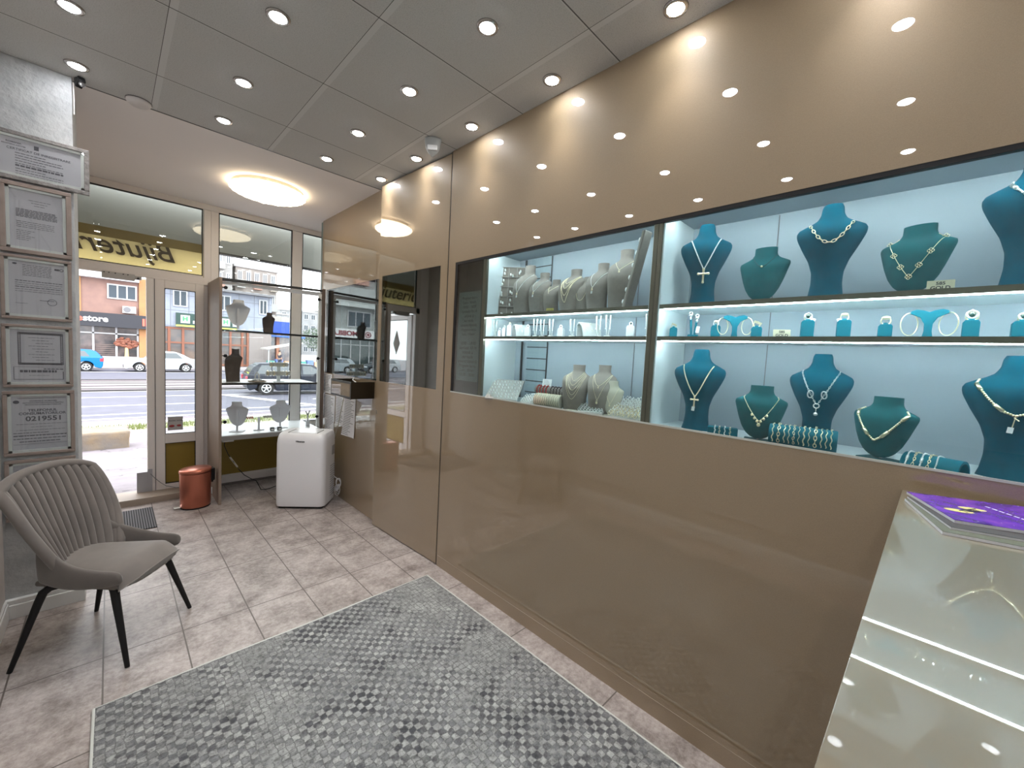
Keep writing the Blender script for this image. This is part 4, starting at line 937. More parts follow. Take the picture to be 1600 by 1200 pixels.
# earring board in compartments
def board(x, y, z, w_, h, cols, rows, rz, tilt, label, name='earring_board', pieces=None):
    t = thing(name, label, 'display board', (x, y, z), RZF+rz)
    Mt = RX(tilt)
    MB().box(-w_/2, w_/2, 0, .010, 0, h, Mt).build('board_panel', M_greyv, t, local=True, bevel=.004)
    b = MB()
    for i in range(cols+1): xx = -w_/2+.004+i*(w_-.008)/cols; b.box(xx-.0018, xx+.0018, -.008, .001, .004, h-.004, Mt)
    for j in range(rows+1): zz = .004+j*(h-.008)/rows; b.box(-w_/2+.004, w_/2-.004, -.008, .001, zz-.0018, zz+.0018, Mt)
    b.build('compartment_grid', mat('taupe_edge', (.36, .33, .30), .8), t, local=True)
    return t, Mt
def studs(t, Mt, pts, group, label, m=None, s_=1):
    first = None; R = T(*t.location) @ RZ(t.rotation_euler.z) @ Mt
    for p in pts:
        loc = R @ Vector(p)
        if first is None:
            b = MB(); b.ball((0, -.002, .003), (.0035*s_, .003*s_, .0035*s_), 6, 4); b.ball((.001, -.003, -.004), (.0042*s_, .003*s_, .0055*s_), 6, 4); first = b.build('stud_earring', m or M_silver, smooth=True)
            tag(first, label, 'earring', group); first.location = loc; first.rotation_euler = (0, 0, t.rotation_euler.z)
        else: dup(first, loc, t.rotation_euler.z+rnd.uniform(-.4, .4))
t, Mt = board(1.80, 1.846, U, .165, .318, 3, 5, .62, -.08, 'taupe earring board of square compartments, window end of the top shelf')
pts = []
for i in range(3):
    for j in range(5):
        if (i, j) == (1, 3): continue
        for k in range(2): pts.append((-.055+.053*i+rnd.uniform(-.013, .013), -.008, .03+.062*j+rnd.uniform(-.018, .022)))
studs(t, Mt, pts, 'earrings on the compartment board', 'silver earring on the taupe compartment board, top shelf', s_=1.35)
t, Mt = board(1.70, .978, U, .055, .345, 3, 6, -PI/2-.12, -.25, 'taupe tray leaning against the double post, seen from its edge')
studs(t, Mt, [(-.018+.018*(k % 3), -.012, .03+.055*(k//3)) for k in range(18)], 'earrings on the leaning tray', 'silver earring on the leaning taupe tray beside the double post', s_=1.5)
# middle shelf, pale stands
M_ps = mat('white_stand', (.40, .41, .40), .7)
def rods(y, h, label, r=.022, spread=.011):
    t = thing('earring_rod_stand', label, 'earring stand', (1.72, y, Mi), RZF+.3)
    MB().lathe([(r, 0), (r, .004), (r*.6, .009), (.001, .010)], 18).build('stand_base', M_ps, t, local=True, smooth='auto')
    for s_ in (-1, 1):
        q = MB(); q.tube([(s_*.004, 0, .008), (s_*spread, 0, h-.006)], .0038, 8); rd = q.build('rod', M_ps, t, local=True)
        MB().ball((s_*spread, 0, h-.004), (.006, .005, .005), 8, 5).build('rod_tip', M_ps, rd, local=True, smooth=True)
    for s_ in (-1, 1):
        b = MB(); b.tube([(0, -.006, 0), (.001, -.006, -.5*h)], .0009, 5); b.ball((0, -.006, -.55*h), (.0025, .002, .004), 6, 4); o = b.build('drop_earring', M_silver); M_ = T(1.72, y, Mi) @ RZ(RZF+.3)
        o.location = M_ @ Vector((s_*spread, 0, h-.006)); o.rotation_euler = (0, 0, RZF+.3); tag(o, 'chain earring hanging %s on the white %s' % ('left' if s_ < 0 else 'right', label.split('white V shaped ')[1].replace(' of the shelf', '')), 'earring')
    return t
vi = 0
for y, h in ((1.893, .105), (1.555, .105), (1.504, .10), (1.439, .10), (1.295, .095), (1.135, .106), (1.080, .108), (.872, .106)):
    rods(y, h, 'white V shaped rod stand, %s from the window end of the shelf' % ords[vi]); vi += 1
ri = 0
for y, w_, h, k in ((1.851, .020, .040, 'x'), (1.812, .022, .055, 'x'), (1.763, .03, .072, 'dome'), (1.613, .032, .055, 'eye'), (1.370, .034, .048, 'eye'), (.958, .036, .055, 'eye')):
    ring_stand(1.72, y, Mi, w_, h, 'pale grey ring block, %s from the window end of the shelf' % ords[ri], M_pale if ri < 3 else mat('grey_block', (.50, .51, .52), .7), .3, k, .8, 0, 'silver ring on the %s pale ring block from the window' % ords[ri], M_silver, name='ring_block'); ri += 1
for ai, (y, w_, hh) in enumerate(((1.692, .075, .078), (1.205, .10, .078))):
    t = thing('ring_arch', '%s curved ramp for rings, middle shelf of the left case' % ('smaller cream' if ai == 0 else 'larger white'), 'ring stand', (1.735, y, Mi), RZF+1.05)
    b = MB(); P1 = [(-.045+.09*k/12, hh*math.sin(PI*min(1, (k+2)/10.0)/2)*(1-.0*k)) for k in range(13)]
    poly = [(-.05, 0)]+[(-.05+.07*(1-math.cos(PI*k/20)), hh*math.sin(PI*k/20)) for k in range(0, 11)]+[(.035, hh*.85), (.035, 0), (.028, 0), (.028, hh*.75), (.012, hh*.86)]+[(-.043+.062*(1-math.cos(PI*k/20)), (hh-.008)*math.sin(PI*k/20)) for k in range(9, -1, -1)]
    b.prism(poly, -w_/2, w_/2, axis='x'); b.build('arch_body', M_ps, t, local=True, bevel=.001)
    f0 = None
    for k in range(5):
        a = PI*(k % 3+1.5)/12; loc = T(1.735, y, Mi) @ RZ(RZF+1.05) @ Vector((-w_*.3+w_*.3*(k//2), -.05+.07*(1-math.cos(a)), hh*math.sin(a)+.004))
        if f0 is None: f0 = ring_obj('small gold ring on the %s curved ramp' % ('smaller cream' if ai == 0 else 'larger white'), 'x', 'rings on the %s ramp' % ('smaller' if ai == 0 else 'larger'), loc, RZF, .5)
        else: dup(f0, loc)
# bottom shelf of the left case
def pad(x, y, rz, w_, L, tilt, label, name='earring_pad'):
    t = thing(name, label, 'display tray', (x, y, Lo), RZF+rz)
    M_ = RX(tilt); MB().box(-w_/2, w_/2, 0, L, 0, .012, M_).build('pad_body', mat('pad_fabric', (.42, .40, .37), .9), t, local=True, bevel=.004)
    return t, M_
t, M_ = pad(1.655, 1.745, .55, .20, .23, .48, 'sloping pale pad with rows of stud earrings, window end of the bottom shelf')
pts = [(-.085+.0212*i+rnd.uniform(-.004, .004), .02+.035*j+rnd.uniform(-.005, .005), .016) for j in range(6) for i in range(9)]
studs(t, M_, pts, 'earrings on the sloping pad', 'small stud earring on the sloping pale pad', s_=1.0)
t, M_ = pad(1.655, 1.535, .3, .085, .10, .35, 'small grey tray with tightly packed rings beside the bracelet roll', 'ring_tray')
f0 = None
for i in range(5):
    for j in range(4):
        loc = T(1.655, 1.535, Lo) @ RZ(RZF+.3) @ M_ @ Vector((-.032+.016*i, .016+.022*j, .018))
        if f0 is None: f0 = ring_obj('silver ring in the small packed grey tray', 'x', 'rings in the small packed tray', loc, RZF+.3, .7, M_silver)
        else: dup(f0, loc, RZF+.3+rnd.uniform(-.3, .3))
roll(1.67, 1.385, Lo, .036, .155, .18, M_cream, 'cream bracelet roll with fine bracelets, left case')
for i in range(11): bracelet(1.67, 1.385, Lo, .036, -.067+.0134*i, .18, 'tube' if i % 2 else 'bead', 'fine bracelet, %s from the left on the cream roll' % ords[i], th=.0011 if i != 4 else .0016, m=M_gold, group='bracelets on the cream roll')
roll(1.80, 1.535, Lo+.055, .022, .10, .2, M_greyv, 'taupe roll carrying the red bead bracelets'); roll(1.80, 1.425, Lo+.055, .022, .10, .2, M_greyv, 'taupe roll carrying the dark bead bracelets')
MB_ = MB().box(1.76, 1.86, 1.36, 1.60, Lo, Lo+.054).build('display_riser', M_caseW, bevel=.002); tag(MB_, 'white riser under the two taupe bracelet rolls', 'riser')
M_red = mat('red_beads', (.40, .03, .03), .25); M_dkb = mat('dark_beads', (.06, .035, .04), .25)
for i in range(4): bracelet(1.80, 1.535, Lo+.055, .022, -.03+.02*i, .2, 'bead', 'red bead bracelet, %s from the left on its taupe roll' % ords[i], M_red, .005, 'red bead bracelets')
for i in range(5): bracelet(1.80, 1.425, Lo+.055, .022, -.038+.019*i, .2, 'bead', 'dark bead bracelet, %s from the left on its taupe roll' % ords[i], M_dkb, .0042, 'dark bead bracelets')
b = MB(); b.box(-.028, .028, -.001, .001, 0, .042, RX(-.2)); o = b.build('price_card', M_tag); o.location = (1.80, 1.515, Lo+.104); o.rotation_euler = (0, 0, RZF+.3); tag(o, 'white card standing above the red bead bracelets', 'card')
b = MB(); [b.box(-.02, .018-.004*k, -.0022, -.0012, .01+.008*k, .0115+.008*k, RX(-.2)) for k in range(4)]; b.build('printed_text', M_inkg, o, local=True)
K = tall_bust(1.262, .150, 1.478-Lo, Lo, 'taupe bust with many layered gold chains, bottom shelf', x=1.745, turn=.35, m=M_greyv, tab=TAUPE)
for k, (zb, xa) in enumerate(((.66, .45), (.56, .52), (.46, .6), (.36, .66), (.27, .7))): necklace(K, xa, .84-.02*k, zb, 1.7, .0011, 'bead', 'gold chain, %s from the neck on the layered bottom shelf bust' % ords[k], group='layered gold chains')
L_ = tall_bust(1.118, .145, 1.484-Lo, Lo, 'taupe bust with two fine necklaces, bottom shelf', x=1.765, turn=.3, m=M_greyv, tab=TAUPE)
necklace(L_, .6, .80, .58, 1.6, .0012, 'bead', 'upper fine necklace on the two necklace bust', None, drop(.6)); necklace(L_, .66, .80, .30, 1.1, .0011, 'bead', 'lower long pendant necklace on the two necklace bust', None, drop(.9))
Ns = tall_bust(1.045, .115, 1.41-Lo, Lo, 'small cream neck form with fine chain, bottom shelf', x=1.74, turn=.25, m=M_cream, tab=NECK, name='neck_form', base=True)
necklace(Ns, .6, .80, .32, 1.2, .001, 'bead', 'fine gold chain on the small cream neck form', None, drop(.6))
ring_stand(1.70, 1.245, Lo, .035, .05, 'pale ring block with white tag in front of the layered bust', M_greyv, .3, 'x', 1.0, 1, 'silver ring with tag in front of the layered bust', M_silver, name='ring_block')
b = MB(); b.lathe([(.032, 0), (.034, .006), (.030, .009), (.001, .009)], 24); o = b.build('round_dish', M_cream, smooth='auto'); o.location = (1.67, 1.235, Lo); tag(o, 'small round cream dish at the foot of the layered bust', 'dish')
t, M_ = pad(1.665, 1.118, .35, .13, .10, .28, 'flat grey tray with gem set rings, bottom shelf', 'ring_tray')
f0 = None; mats_ = [M_silver, M_gold]
for j in range(5):
    for i in range(8):
        loc = T(1.665, 1.118, Lo) @ RZ(RZF+.35) @ M_ @ Vector((-.055+.0157*i, .012+.019*j, .017))
        if f0 is None: f0 = ring_obj('ring in the flat grey gem ring tray', 'eye', 'rings in the flat gem ring tray', loc, RZF+.35, .62, M_silver)
        else: dup(f0, loc, RZF+.35+rnd.uniform(-.8, .8))
t, M_ = pad(1.655, .925, .15, .155, .20, .38, 'large sloping tray heaped with silver and gold rings beside the double post', 'ring_tray')
for half, mm, nm in ((0, M_gold, 'gold'), (1, M_silver, 'silver')):
    f0 = None
    for j in range(6):
        for i in range(9):
            loc = T(1.655, .925, Lo) @ RZ(RZF+.15) @ M_ @ Vector((-.068+.017*i+rnd.uniform(-.004, .004), .012+.015*j+.095*half, .020+rnd.uniform(0, .006)))
            if f0 is None: f0 = ring_obj('%s ring in the large heaped ring tray' % nm, 'x', '%s rings in the heaped tray' % nm, loc, RZF, .8, mm)
            else: dup(f0, loc, rnd.uniform(0, 6))

# ================================================================== COUNTER, MAGAZINES
M_ctop = mat('counter_gloss', (.175, .145, .095), .35, coat=1, coat_rough=0)
M_ctop.node_tree.nodes['Principled BSDF'].inputs['Coat IOR'].default_value = 1.95
t = thing('shop_counter', 'glossy beige shop counter against the bronze wall', 'counter', (.95, -.3, 0))
for nm, z0, z1, e, mm in (('counter_top', 1.156, 1.176, 0, M_ctop), ('counter_body', .06, 1.156, .02, M_lac), ('counter_plinth', 0, .06, .05, M_dark)):
    MB().prism([(XW-.001, .003-e), (XW-.001, -.85+e), (.30+e, -.85+e), (.30+e, .0356-e)], z0, z1, axis='z').build(nm, mm, t, bevel=.001 if e == 0 else 0)
def magazine(x, y, z, rz, w_, h, th, mcover, label, curl=0, mpage=None):
    t = thing('magazine', label, 'magazine', (x, y, z), rz, 'magazines on the counter')
    b = MB(); n_ = 10
    def zz(u): return curl*max(0, (u-.0))**2
    top = [Vector((w_*i/n_, 0, th+zz(i/n_))) for i in range(n_+1)]; r1 = [Vector((p.x, -h, p.z)) for p in top]
    bot = [Vector((w_*i/n_, 0, zz(i/n_)*.6)) for i in range(n_+1)]; r2_ = [Vector((p.x, -h, p.z)) for p in bot]
    k = n_+1; b.v = [tuple(p) for p in top+r1+bot+r2_]
    for i in range(n_): b.f += [(i, k+i, k+i+1, i+1), (2*k+i, 2*k+i+1, 3*k+i+1, 3*k+i), (i, i+1, 2*k+i+1, 2*k+i), (k+i, 3*k+i, 3*k+i+1, k+i+1)]
    b.f += [(0, 2*k, 3*k, k), (n_, k+n_, 3*k+n_, 2*k+n_)]
    b.build('pages', mpage or mat('magazine_pages', (.62, .62, .65), .6), t, local=True)
    b = MB(); b.grid(lambda u, v: (w_*u, -h*v, th+zz(u)+.0008), 10, 1, flip=True); c = b.build('cover', mcover, t, local=True)
    sd = c.modifiers.new('s', 'SOLIDIFY'); sd.thickness = .0006
    return t
m, n, bs, o, s = newmat('purple_cover')
col = ramp(n, noisen(n, o, 14, 5, .6), [(.35, (.045, .012, .17)), (.6, (.12, .03, .33)), (.75, (.22, .06, .34))])
st = ramp(n, noisen(n, o, 140, 2, .5), [(.70, (0, 0, 0)), (.74, (1, 1, 1))]); n.links.new(mixc(n, mathn(n, 'MULTIPLY', st, .7), col, (.7, .62, .8)), bs.inputs['Base Color']); bs.inputs['Roughness'].default_value = .25
M_purple = m
magazine(1.482, -.004, 1.1765, -PI/2+.24, .30, .255, .006, mat('lower_cover', (.10, .10, .07), .4), 'white edged magazine, lowest of the stack on the counter')
magazine(1.492, -.008, 1.1835, -PI/2+.30, .29, .235, .004, mat('middle_cover', (.05, .04, .04), .4), 'thin dark covered magazine, middle of the stack on the counter')
pm = magazine(1.517, -.006, 1.1885, -PI/2+.36, .29, .222, .006, M_purple, 'purple covered magazine, topmost of the stack on the counter', curl=.006)
cv = [c for c in pm.children if c.name.startswith('cover')][0]
b = MB()
for sx_ in (-1, 1):
    for k in range(3): b.ball((.065+sx_*.020+.006*k, -.115+.018*sx_, .0074), (.026-.006*k, .013-.002*k, .0007), 16, 4)
b.build('butterfly_print', mat('yellow_print', (.55, .47, .15), .4), cv, local=True)
b = MB(); b.tube([(.045, -.135, .008), (.09, -.095, .008)], .0016, 5)
for k in range(8): b.tube([(.05+.005*k, -.133+.004*k, .008), (.056+.005*k, -.142+.004*k, .008)], .0007, 4)
b.build('butterfly_body', M_ink, cv, local=True)
b = MB(); [b.box(0, .010, 0, .0035, 0, .0004, T(.125+.005*k, -.055-.0145*k, .0085) @ RZ(-1.2)) for k in range(9)]; b.build('cover_line', M_tag, cv, local=True)

# ================================================================== WINDOW CABINET AND ITS CONTENTS
cb = thing('window_cabinet', 'taupe open cabinet with glass front set before the shop window', 'cabinet', (1.15, 4.7, 0))
MB().box(.694, .716, 4.43, YF-.02, 0, 2.075).build('side_panel', M_lamw, cb, bevel=.001)
MB().box(1.572, 1.606, 4.43, 4.50, 0, 2.105).build('side_panel', mat('laminate_dark', (.13, .095, .075), .5), cb, bevel=.001)
b = MB(); b.prism([(.716, 2.045), (1.572, 2.075), (1.572, 2.095), (.716, 2.072)], 4.43, 4.45); b.build('top_rail', M_dark, cb)
b = MB(); b.prism([(.716, 2.02), (1.572, 2.03), (1.572, 2.07), (.716, 2.045)], 4.46, 4.475); b.build('rear_rail', M_white, cb)
b = MB(); b.box(1.545, 1.572, 4.44, 4.47, .66, 2.05); b.build('inner_strip', M_white, cb)
bt = MB().box(.716, 1.572, 4.43, YF-.03, .617, .642).build('bottom_board', mat('white_board', (.70, .72, .73), .35), cb)
MB().box(.716, 1.572, 4.424, 4.43, .596, .635).build('board_edge', mat('edge_grey', (.22, .21, .20), .5), cb)
MB().box(.722, 1.566, 4.425, 4.430, .640, 2.02).build('front_glass', M_glass, cb)
for (x, z) in ((.729, 1.987), (.729, 1.377), (.716+.012, .772), (1.548, 1.99), (1.548, 1.381), (1.548, .770)):
    sx = -1 if x < 1 else 1
    b = MB(); b.lathe([(.013, -.006), (.015, -.002), (.015, .004), (.001, .007)], 14, M=T(x-sx*.010+sx*.0, 4.420, z) @ RX(PI/2)); b.tube([(x+sx*.02, 4.436, z), (x-sx*.01, 4.436, z)], .004, 6); b.build('glass_clamp', M_black, cb, smooth='auto')
for z, lab in ((1.608, 'upper glass shelf in the window cabinet'), (1.118, 'middle glass shelf in the window cabinet')):
    sh = MB().box(.717, 1.545, 4.46, YF-.04, z-.004, z+.004).build('glass_shelf', glass('shelf_glass', (.93, .97, .96), 1.5)); tag(sh, lab, 'shelf')
    MB().box(.717, 1.545, 4.453, 4.460, z-.009, z+.009).build('shelf_edge', M_dark, sh)
MB().box(.722, 1.54, 4.50, 4.98, 1.1222, 1.1225).build('shelf_liner', mat('liner', (.72, .73, .74), .6), bpy.data.objects['glass_shelf.001'])
def wbust(x, y, z, W, Hh, m, label, tab=NECK, base=True, turn=0, front=1):
    t = thing('neck_form' if tab is NECK else 'jewelry_bust', label, 'bust stand', (x, y, z), (PI if front < 0 else 0)+turn)
    z0 = Hh*.18 if base else 0
    bust_mesh(tab, W, Hh-z0, z0).build('bust_form', m, t, local=True, smooth='auto')
    if base:
        MB().box(-W*.30, W*.30, -W*.22, W*.22, 0, .005).build('stand_base', m, t, local=True, bevel=.002)
        MB().box(-W*.045, W*.045, .0, .008, .004, z0+Hh*.55).build('stand_post', m, t, local=True)
    return t
wbust(.885, 4.70, 1.613, .205, .300, M_pale, 'large pale grey neck form seen from behind, top shelf of the window cabinet', turn=PI+.1)
wbust(1.145, 4.68, 1.613, .112, .205, M_brownv, 'small brown bust seen from behind, top shelf of the window cabinet', tab=TAUPE, base=False, turn=PI)
wbust(.842, 4.62, 1.1235, .145, .318, M_brownv, 'brown bust on the middle shelf of the window cabinet', tab=TAUPE, base=False, turn=PI+.2)
wbust(.868, 4.60, .643, .190, .290, M_pale, 'pale neck form, left one on the bottom board of the window cabinet', turn=PI-.5)
wbust(1.245, 4.62, .643, .205, .290, M_pale, 'pale neck form, right one on the bottom board of the window cabinet', turn=PI+.1)
t = thing('ring_dish', 'round cream dish with small ring holder, middle shelf of the window cabinet', 'dish', (1.03, 4.60, 1.1235))
MB().lathe([(.05, 0), (.078, .006), (.08, .014), (.06, .018), (.001, .018)], 30).build('dish_body', mat('dish_beige', (.42, .33, .26), .6), t, local=True, smooth='auto')
b = MB(); b.box(-.055, -.015, -.06, -.02, .018, .023); b.box(.012, .05, -.06, -.02, .018, .023); b.build('slot', M_dark, t, local=True)
b = MB(); b.tube([(-.02, 0, .018), (-.014, 0, .07), (0, 0, .098), (.014, 0, .07), (.02, 0, .018)], .006, 8); b.box(-.035, .035, -.015, .015, .018, .03); b.build('ring_holder', M_white, t, local=True)
t = thing('bracelet_rack', 'clear two tier rack of watches and bracelets, middle shelf of the window cabinet', 'rack', (1.225, 4.62, 1.1235))
MB().box(-.015, .015, -.006, .006, 0, .20).build('rack_post', M_caseW, t, local=True); MB().box(-.05, .05, -.02, .02, 0, .006).build('rack_base', M_caseW, t, local=True)
for z, hw in ((.155, .085), (.065, .115)):
    MB().box(-hw, hw, -.012, .012, z, z+.042).build('rack_arm', mat('rack_cuff', (.50, .50, .46), .6), t, local=True, bevel=.008)
k = 0
for z, hw, n_ in ((.155, .085, 6), (.065, .115, 8)):
    for i in range(n_):
        x = -hw+hw*2*(i+.5)/n_
        if abs(x) < .016: continue
        b = MB(); b.ring((0, 0, .021), .026, .0022, (1, 0, 0), 18, 5); b.box(-.006, .006, -.03, -.026, .006, .024); o = b.build('bracelet', M_silver if i % 2 else M_gold); o.location = (1.225+x, 4.62, 1.1235+z)
        tag(o, 'bracelet on the %s tier of the two tier rack, %s from the left' % ('upper' if z > .1 else 'lower', ords[i]), 'bracelet', 'bracelets on the two tier rack')
t = thing('earring_t_stand', 'small pale T shaped stand on the bottom board of the window cabinet', 'earring stand', (1.045, 4.58, .643))
MB().box(-.045, .045, -.015, .015, 0, .006).build('stand_base', M_pale, t, local=True); MB().box(-.010, .010, -.005, .005, .005, .13).build('stand_post', M_pale, t, local=True); MB().box(-.125, .125, -.012, .012, .128, .134).build('stand_arm', M_glass, t, local=True)
for i, (x, cm) in enumerate([(-.10, 0), (-.085, 0), (-.07, 0), (-.055, 0), (.045, 1), (.06, 1), (.075, 1), (.09, 1), (.105, 1)]):
    b = MB(); b.ring((0, 0, 0), .013, .003, (1, 0, .3), 12, 5, sx=1.5); o = b.build('bracelet', mat('red_beads', (.4, .03, .03)) if cm == 0 else M_dkb); o.location = (1.045+x, 4.58, .643+.131); tag(o, '%s bracelet on the T stand, %s of its side' % ('red' if cm == 0 else 'dark', ords[i if i < 4 else i-4]), 'bracelet', 'bracelets on the T stand')
for x, lb in ((1.142, 'left'), (1.208, 'right')):
    t = thing('ring_box', 'tiny black and white ring box at the board edge, %s of the pair' % lb, 'ring box', (x, 4.50, .643))
    MB().box(-.018, .018, -.014, .014, 0, .032).build('box_body', M_black, t, local=True, bevel=.003); MB().box(-.012, .012, -.0155, -.0135, .006, .02).build('box_window', M_white, t, local=True); MB().box(-.015, .015, -.008, .012, .032, .036).build('box_lid', M_white, t, local=True)
t = thing('twig_stand', 'small grey Y shaped jewellery twig at the right end of the window cabinet', 'earring stand', (1.508, 4.60, .643))
b = MB(); b.tube([(0, 0, .055), (0, 0, .12), (-.022, 0, .16)], .007, 6); b.tube([(0, 0, .12), (.02, 0, .165)], .007, 6); b.build('twig', mat('ac_grey', (.4, .4, .42)), t, local=True); MB().box(-.018, .018, -.018, .018, 0, .056).build('stand_base', M_pale, t, local=True, bevel=.003)
# power adapter and cable under the cabinet
t = thing('power_adapter', 'white power adapter fixed under the window cabinet board', 'power adapter', (.775, 4.50, .571))
MB().box(-.045, .045, -.02, .03, 0, .040).build('adapter_body', M_white, t, local=True, bevel=.004)
b = MB(); b.tube([(.755, 4.52, .572), (.752, 4.53, .53), (.785, 4.54, .44), (.83, 4.55, .36), (.88, 4.58, .27)], .003, 6); b.tube([(.88, 4.58, .27), (.93, 4.6, .20), (1.0, 4.62, .14), (1.035, 4.63, .12), (1.06, 4.64, .07), (1.085, 4.65, .01), (1.12, 4.65, .004), (1.16, 4.65, .004), (1.25, 4.60, .05), (1.33, 4.5, .1)], .0035, 6)
cbl = b.build('power_cable', M_black, smooth=True); tag(cbl, 'thin black cable sagging under the window cabinet to the floor', 'cable')
b = MB(); b.tube([(.80, 4.545, .41), (.865, 4.57, .30)], .008, 8); b.build('inline_switch', mat('switch_beige', (.52, .48, .40), .5), cbl, smooth='auto')
# ---- papers, tray and cable on the last bronze panel
def sheet(y0, y1, z0, z1, label, skew=0, x=XW, curl=.01):
    b = MB(); b.grid(lambda u, v: (x-.002-.0012-curl*(v < .0 or (1-v)**3)*.6*abs(u-.2), y0+(y1-y0)*u+skew*(1-v), z0+(z1-z0)*v), 6, 10)
    o = b.build('paper_sheet', M_paper); md = o.modifiers.new('s', 'SOLIDIFY'); md.thickness = .0006; tag(o, label, 'paper sheet', 'papers taped on the last bronze panel')
    q = MB(); r = random.Random(int(y0*1000+z0*100))
    for i in range(int((z1-z0)/.016)-1):
        ya = y1-.012; L = (y1-y0-.024)*r.uniform(.55, 1)
        z = z1-.018-.016*i; xx = x-.0058-curl*((1-(z-z0)/(z1-z0))**3)*.6
        q.box(xx-.0003, xx, ya-L+skew*(1-(z-z0)/(z1-z0)), ya+skew*(1-(z-z0)/(z1-z0)), z, z+.005)
    q.build('printed_text', M_inkg, o); return o
sheet(4.26, 4.50, 1.02, 1.225, 'upper white paper sheet, behind the box on the bronze panel')
sheet(4.17, 4.47, .745, 1.008, 'large table printed sheet below the upper sheet on the bronze panel')
sheet(4.18, 4.42, .49, .765, 'lowest paper sheet, beside the air conditioner top on the bronze panel', .02)
sheet(3.915, 4.14, .735, 1.02, 'middle paper sheet under the wall box', .0)
sheet(3.68, 3.93, .655, 1.03, 'right hand paper sheet with a curled corner under the wall box', .01, curl=.05)
t = thing('wall_tray_box', 'dark bronze mirror sided tray box on the last bronze panel', 'box', (1.52, 3.53, 1.08))
b = MB(); x0, x1, y0, y1, z0, z1 = 1.42, XW, 3.315, 3.745, 1.078, 1.222
b.box(x0, x1, y0, y0+.008, z0, z1); b.box(x0, x1, y1-.008, y1, z0, z1); b.box(x0, x0+.008, y0+.008, y1-.008, z0, z1); b.box(x0+.008, x1, y0+.008, y1-.008, z0, z0+.008); b.build('box_shell', mat('dark_gloss', (.018, .012, .006), .3), t)
b = MB(); b.box(x0-.0015, x0, y0+.02, y1-.02, z0+.018, z1-.018); b.build('side_mirror', M_lac, t)
b = MB(); b.tube([(1.50, 3.34, 1.20), (1.47, 3.40, 1.235), (1.52, 3.50, 1.24), (1.60, 3.55, 1.225)], .004, 6); tag(b.build('tray_cable', M_white, smooth=True), 'short cable end lying over the wall tray box', 'cable')
b = MB(); b.tube([(1.615, 3.90, 1.07), (1.605, 3.92, .98), (1.600, 3.95, .88), (1.603, 4.0, .78), (1.6, 4.06, .66), (1.602, 4.12, .56)], .0045, 6)
tag(b.build('wall_cable', mat('cable_beige', (.45, .42, .34), .5), smooth=True), 'beige cable running down over the taped papers', 'cable')

# ================================================================== STREET
GZ = -.9
M_pave = mat('pavement', (.34, .31, .32), .85, noise=(1.3, (.27, .25, .26)), bump=(3, .4))
def slab(name, m, x0, x1, y0, y1, z0, z1, th=.2):
    b = MB(); b.add([(x0, y0, z0-th), (x1, y0, z0-th), (x1, y1, z1-th), (x0, y1, z1-th), (x0, y0, z0), (x1, y0, z0), (x1, y1, z1), (x0, y1, z1)], [(0, 3, 2, 1), (4, 5, 6, 7), (0, 1, 5, 4), (1, 2, 6, 5), (2, 3, 7, 6), (3, 0, 4, 7)])
    return struct(b.build(name, m))
m, n, bs, o, s = newmat('pavement_slabs')
v = n.nodes.new('ShaderNodeTexVoronoi'); v.feature = 'DISTANCE_TO_EDGE'; v.inputs['Scale'].default_value = .75; mp = n.nodes.new('ShaderNodeMapping'); mp.inputs['Scale'].default_value = (.55, 1.5, 1)
wz = n.nodes.new('ShaderNodeTexNoise'); wz.inputs['Scale'].default_value = 3; wz.inputs['Detail'].default_value = 5; n.links.new(o, wz.inputs['Vector'])
wm = n.nodes.new('ShaderNodeVectorMath'); wm.operation = 'MULTIPLY_ADD'; wm.inputs[1].default_value = (.5, .5, .5); n.links.new(wz.outputs['Color'], wm.inputs[0]); n.links.new(o, wm.inputs[2])
n.links.new(wm.outputs[0], mp.inputs['Vector']); n.links.new(mp.outputs[0], v.inputs['Vector'])
crk = mathn(n, 'LESS_THAN', v.outputs['Distance'], .009)
basec = ramp(n, noisen(n, o, 2.2, 7, .7), [(.35, (.135, .12, .13)), (.65, (.195, .172, .185))])
n.links.new(mixc(n, mathn(n, 'MULTIPLY', crk, .7), basec, (.05, .045, .045)), bs.inputs['Base Color']); bs.inputs['Roughness'].default_value = .9
slab('sidewalk', m, -30, 40, YB, 13.6, -.06, -.80)
sg = slab('grass_verge', mat('verge_dirt', (.26, .23, .17), .95, noise=(1.1, (.14, .16, .06)), bump=(20, .6)), -30, 40, 13.6, 14.8, -.80, -.86)
slab('kerb', mat('kerb_stone', (.55, .52, .50), .8), -30, 40, 14.8, 15.0, -.80, -.80)
M_asph = mat('asphalt', (.085, .085, .112), .85, noise=(2.0, (.07, .07, .093)))
M_shoulder = mat('pinkish_shoulder', (.155, .13, .145), .85, noise=(2, (.13, .11, .125)))
slab('road_shoulder', M_shoulder, -60, 120, 15.0, 16.2, GZ, GZ)
slab('road', M_asph, -60, 120, 16.2, 24.6, GZ, GZ)
slab('tram_bed', mat('tram_concrete', (.20, .168, .18), .85, noise=(1, (.165, .14, .15))), -60, 120, 24.6, 30.3, GZ+.06, GZ+.06)
slab('road_far', M_asph, -60, 120, 30.3, 41.0, GZ, GZ)
slab('sidewalk_far', M_pave, -60, 120, 41.0, 140, GZ+.12, GZ+.12)
M_line = mat('road_paint', (.45, .44, .44), .7)
for i, (y, w_) in enumerate(((16.3, .18), (22.2, .14), (24.5, .16), (31.0, .2), (37.9, .2))): struct(MB().box(-60, 120, y, y+w_, GZ, GZ+.012).build('road_marking', M_line))
for x in (-7, .6, 8.2, 15.8): struct(MB().box(x-1.6, x+2.2, 19.4, 19.55, GZ, GZ+.012).build('road_marking', M_line))
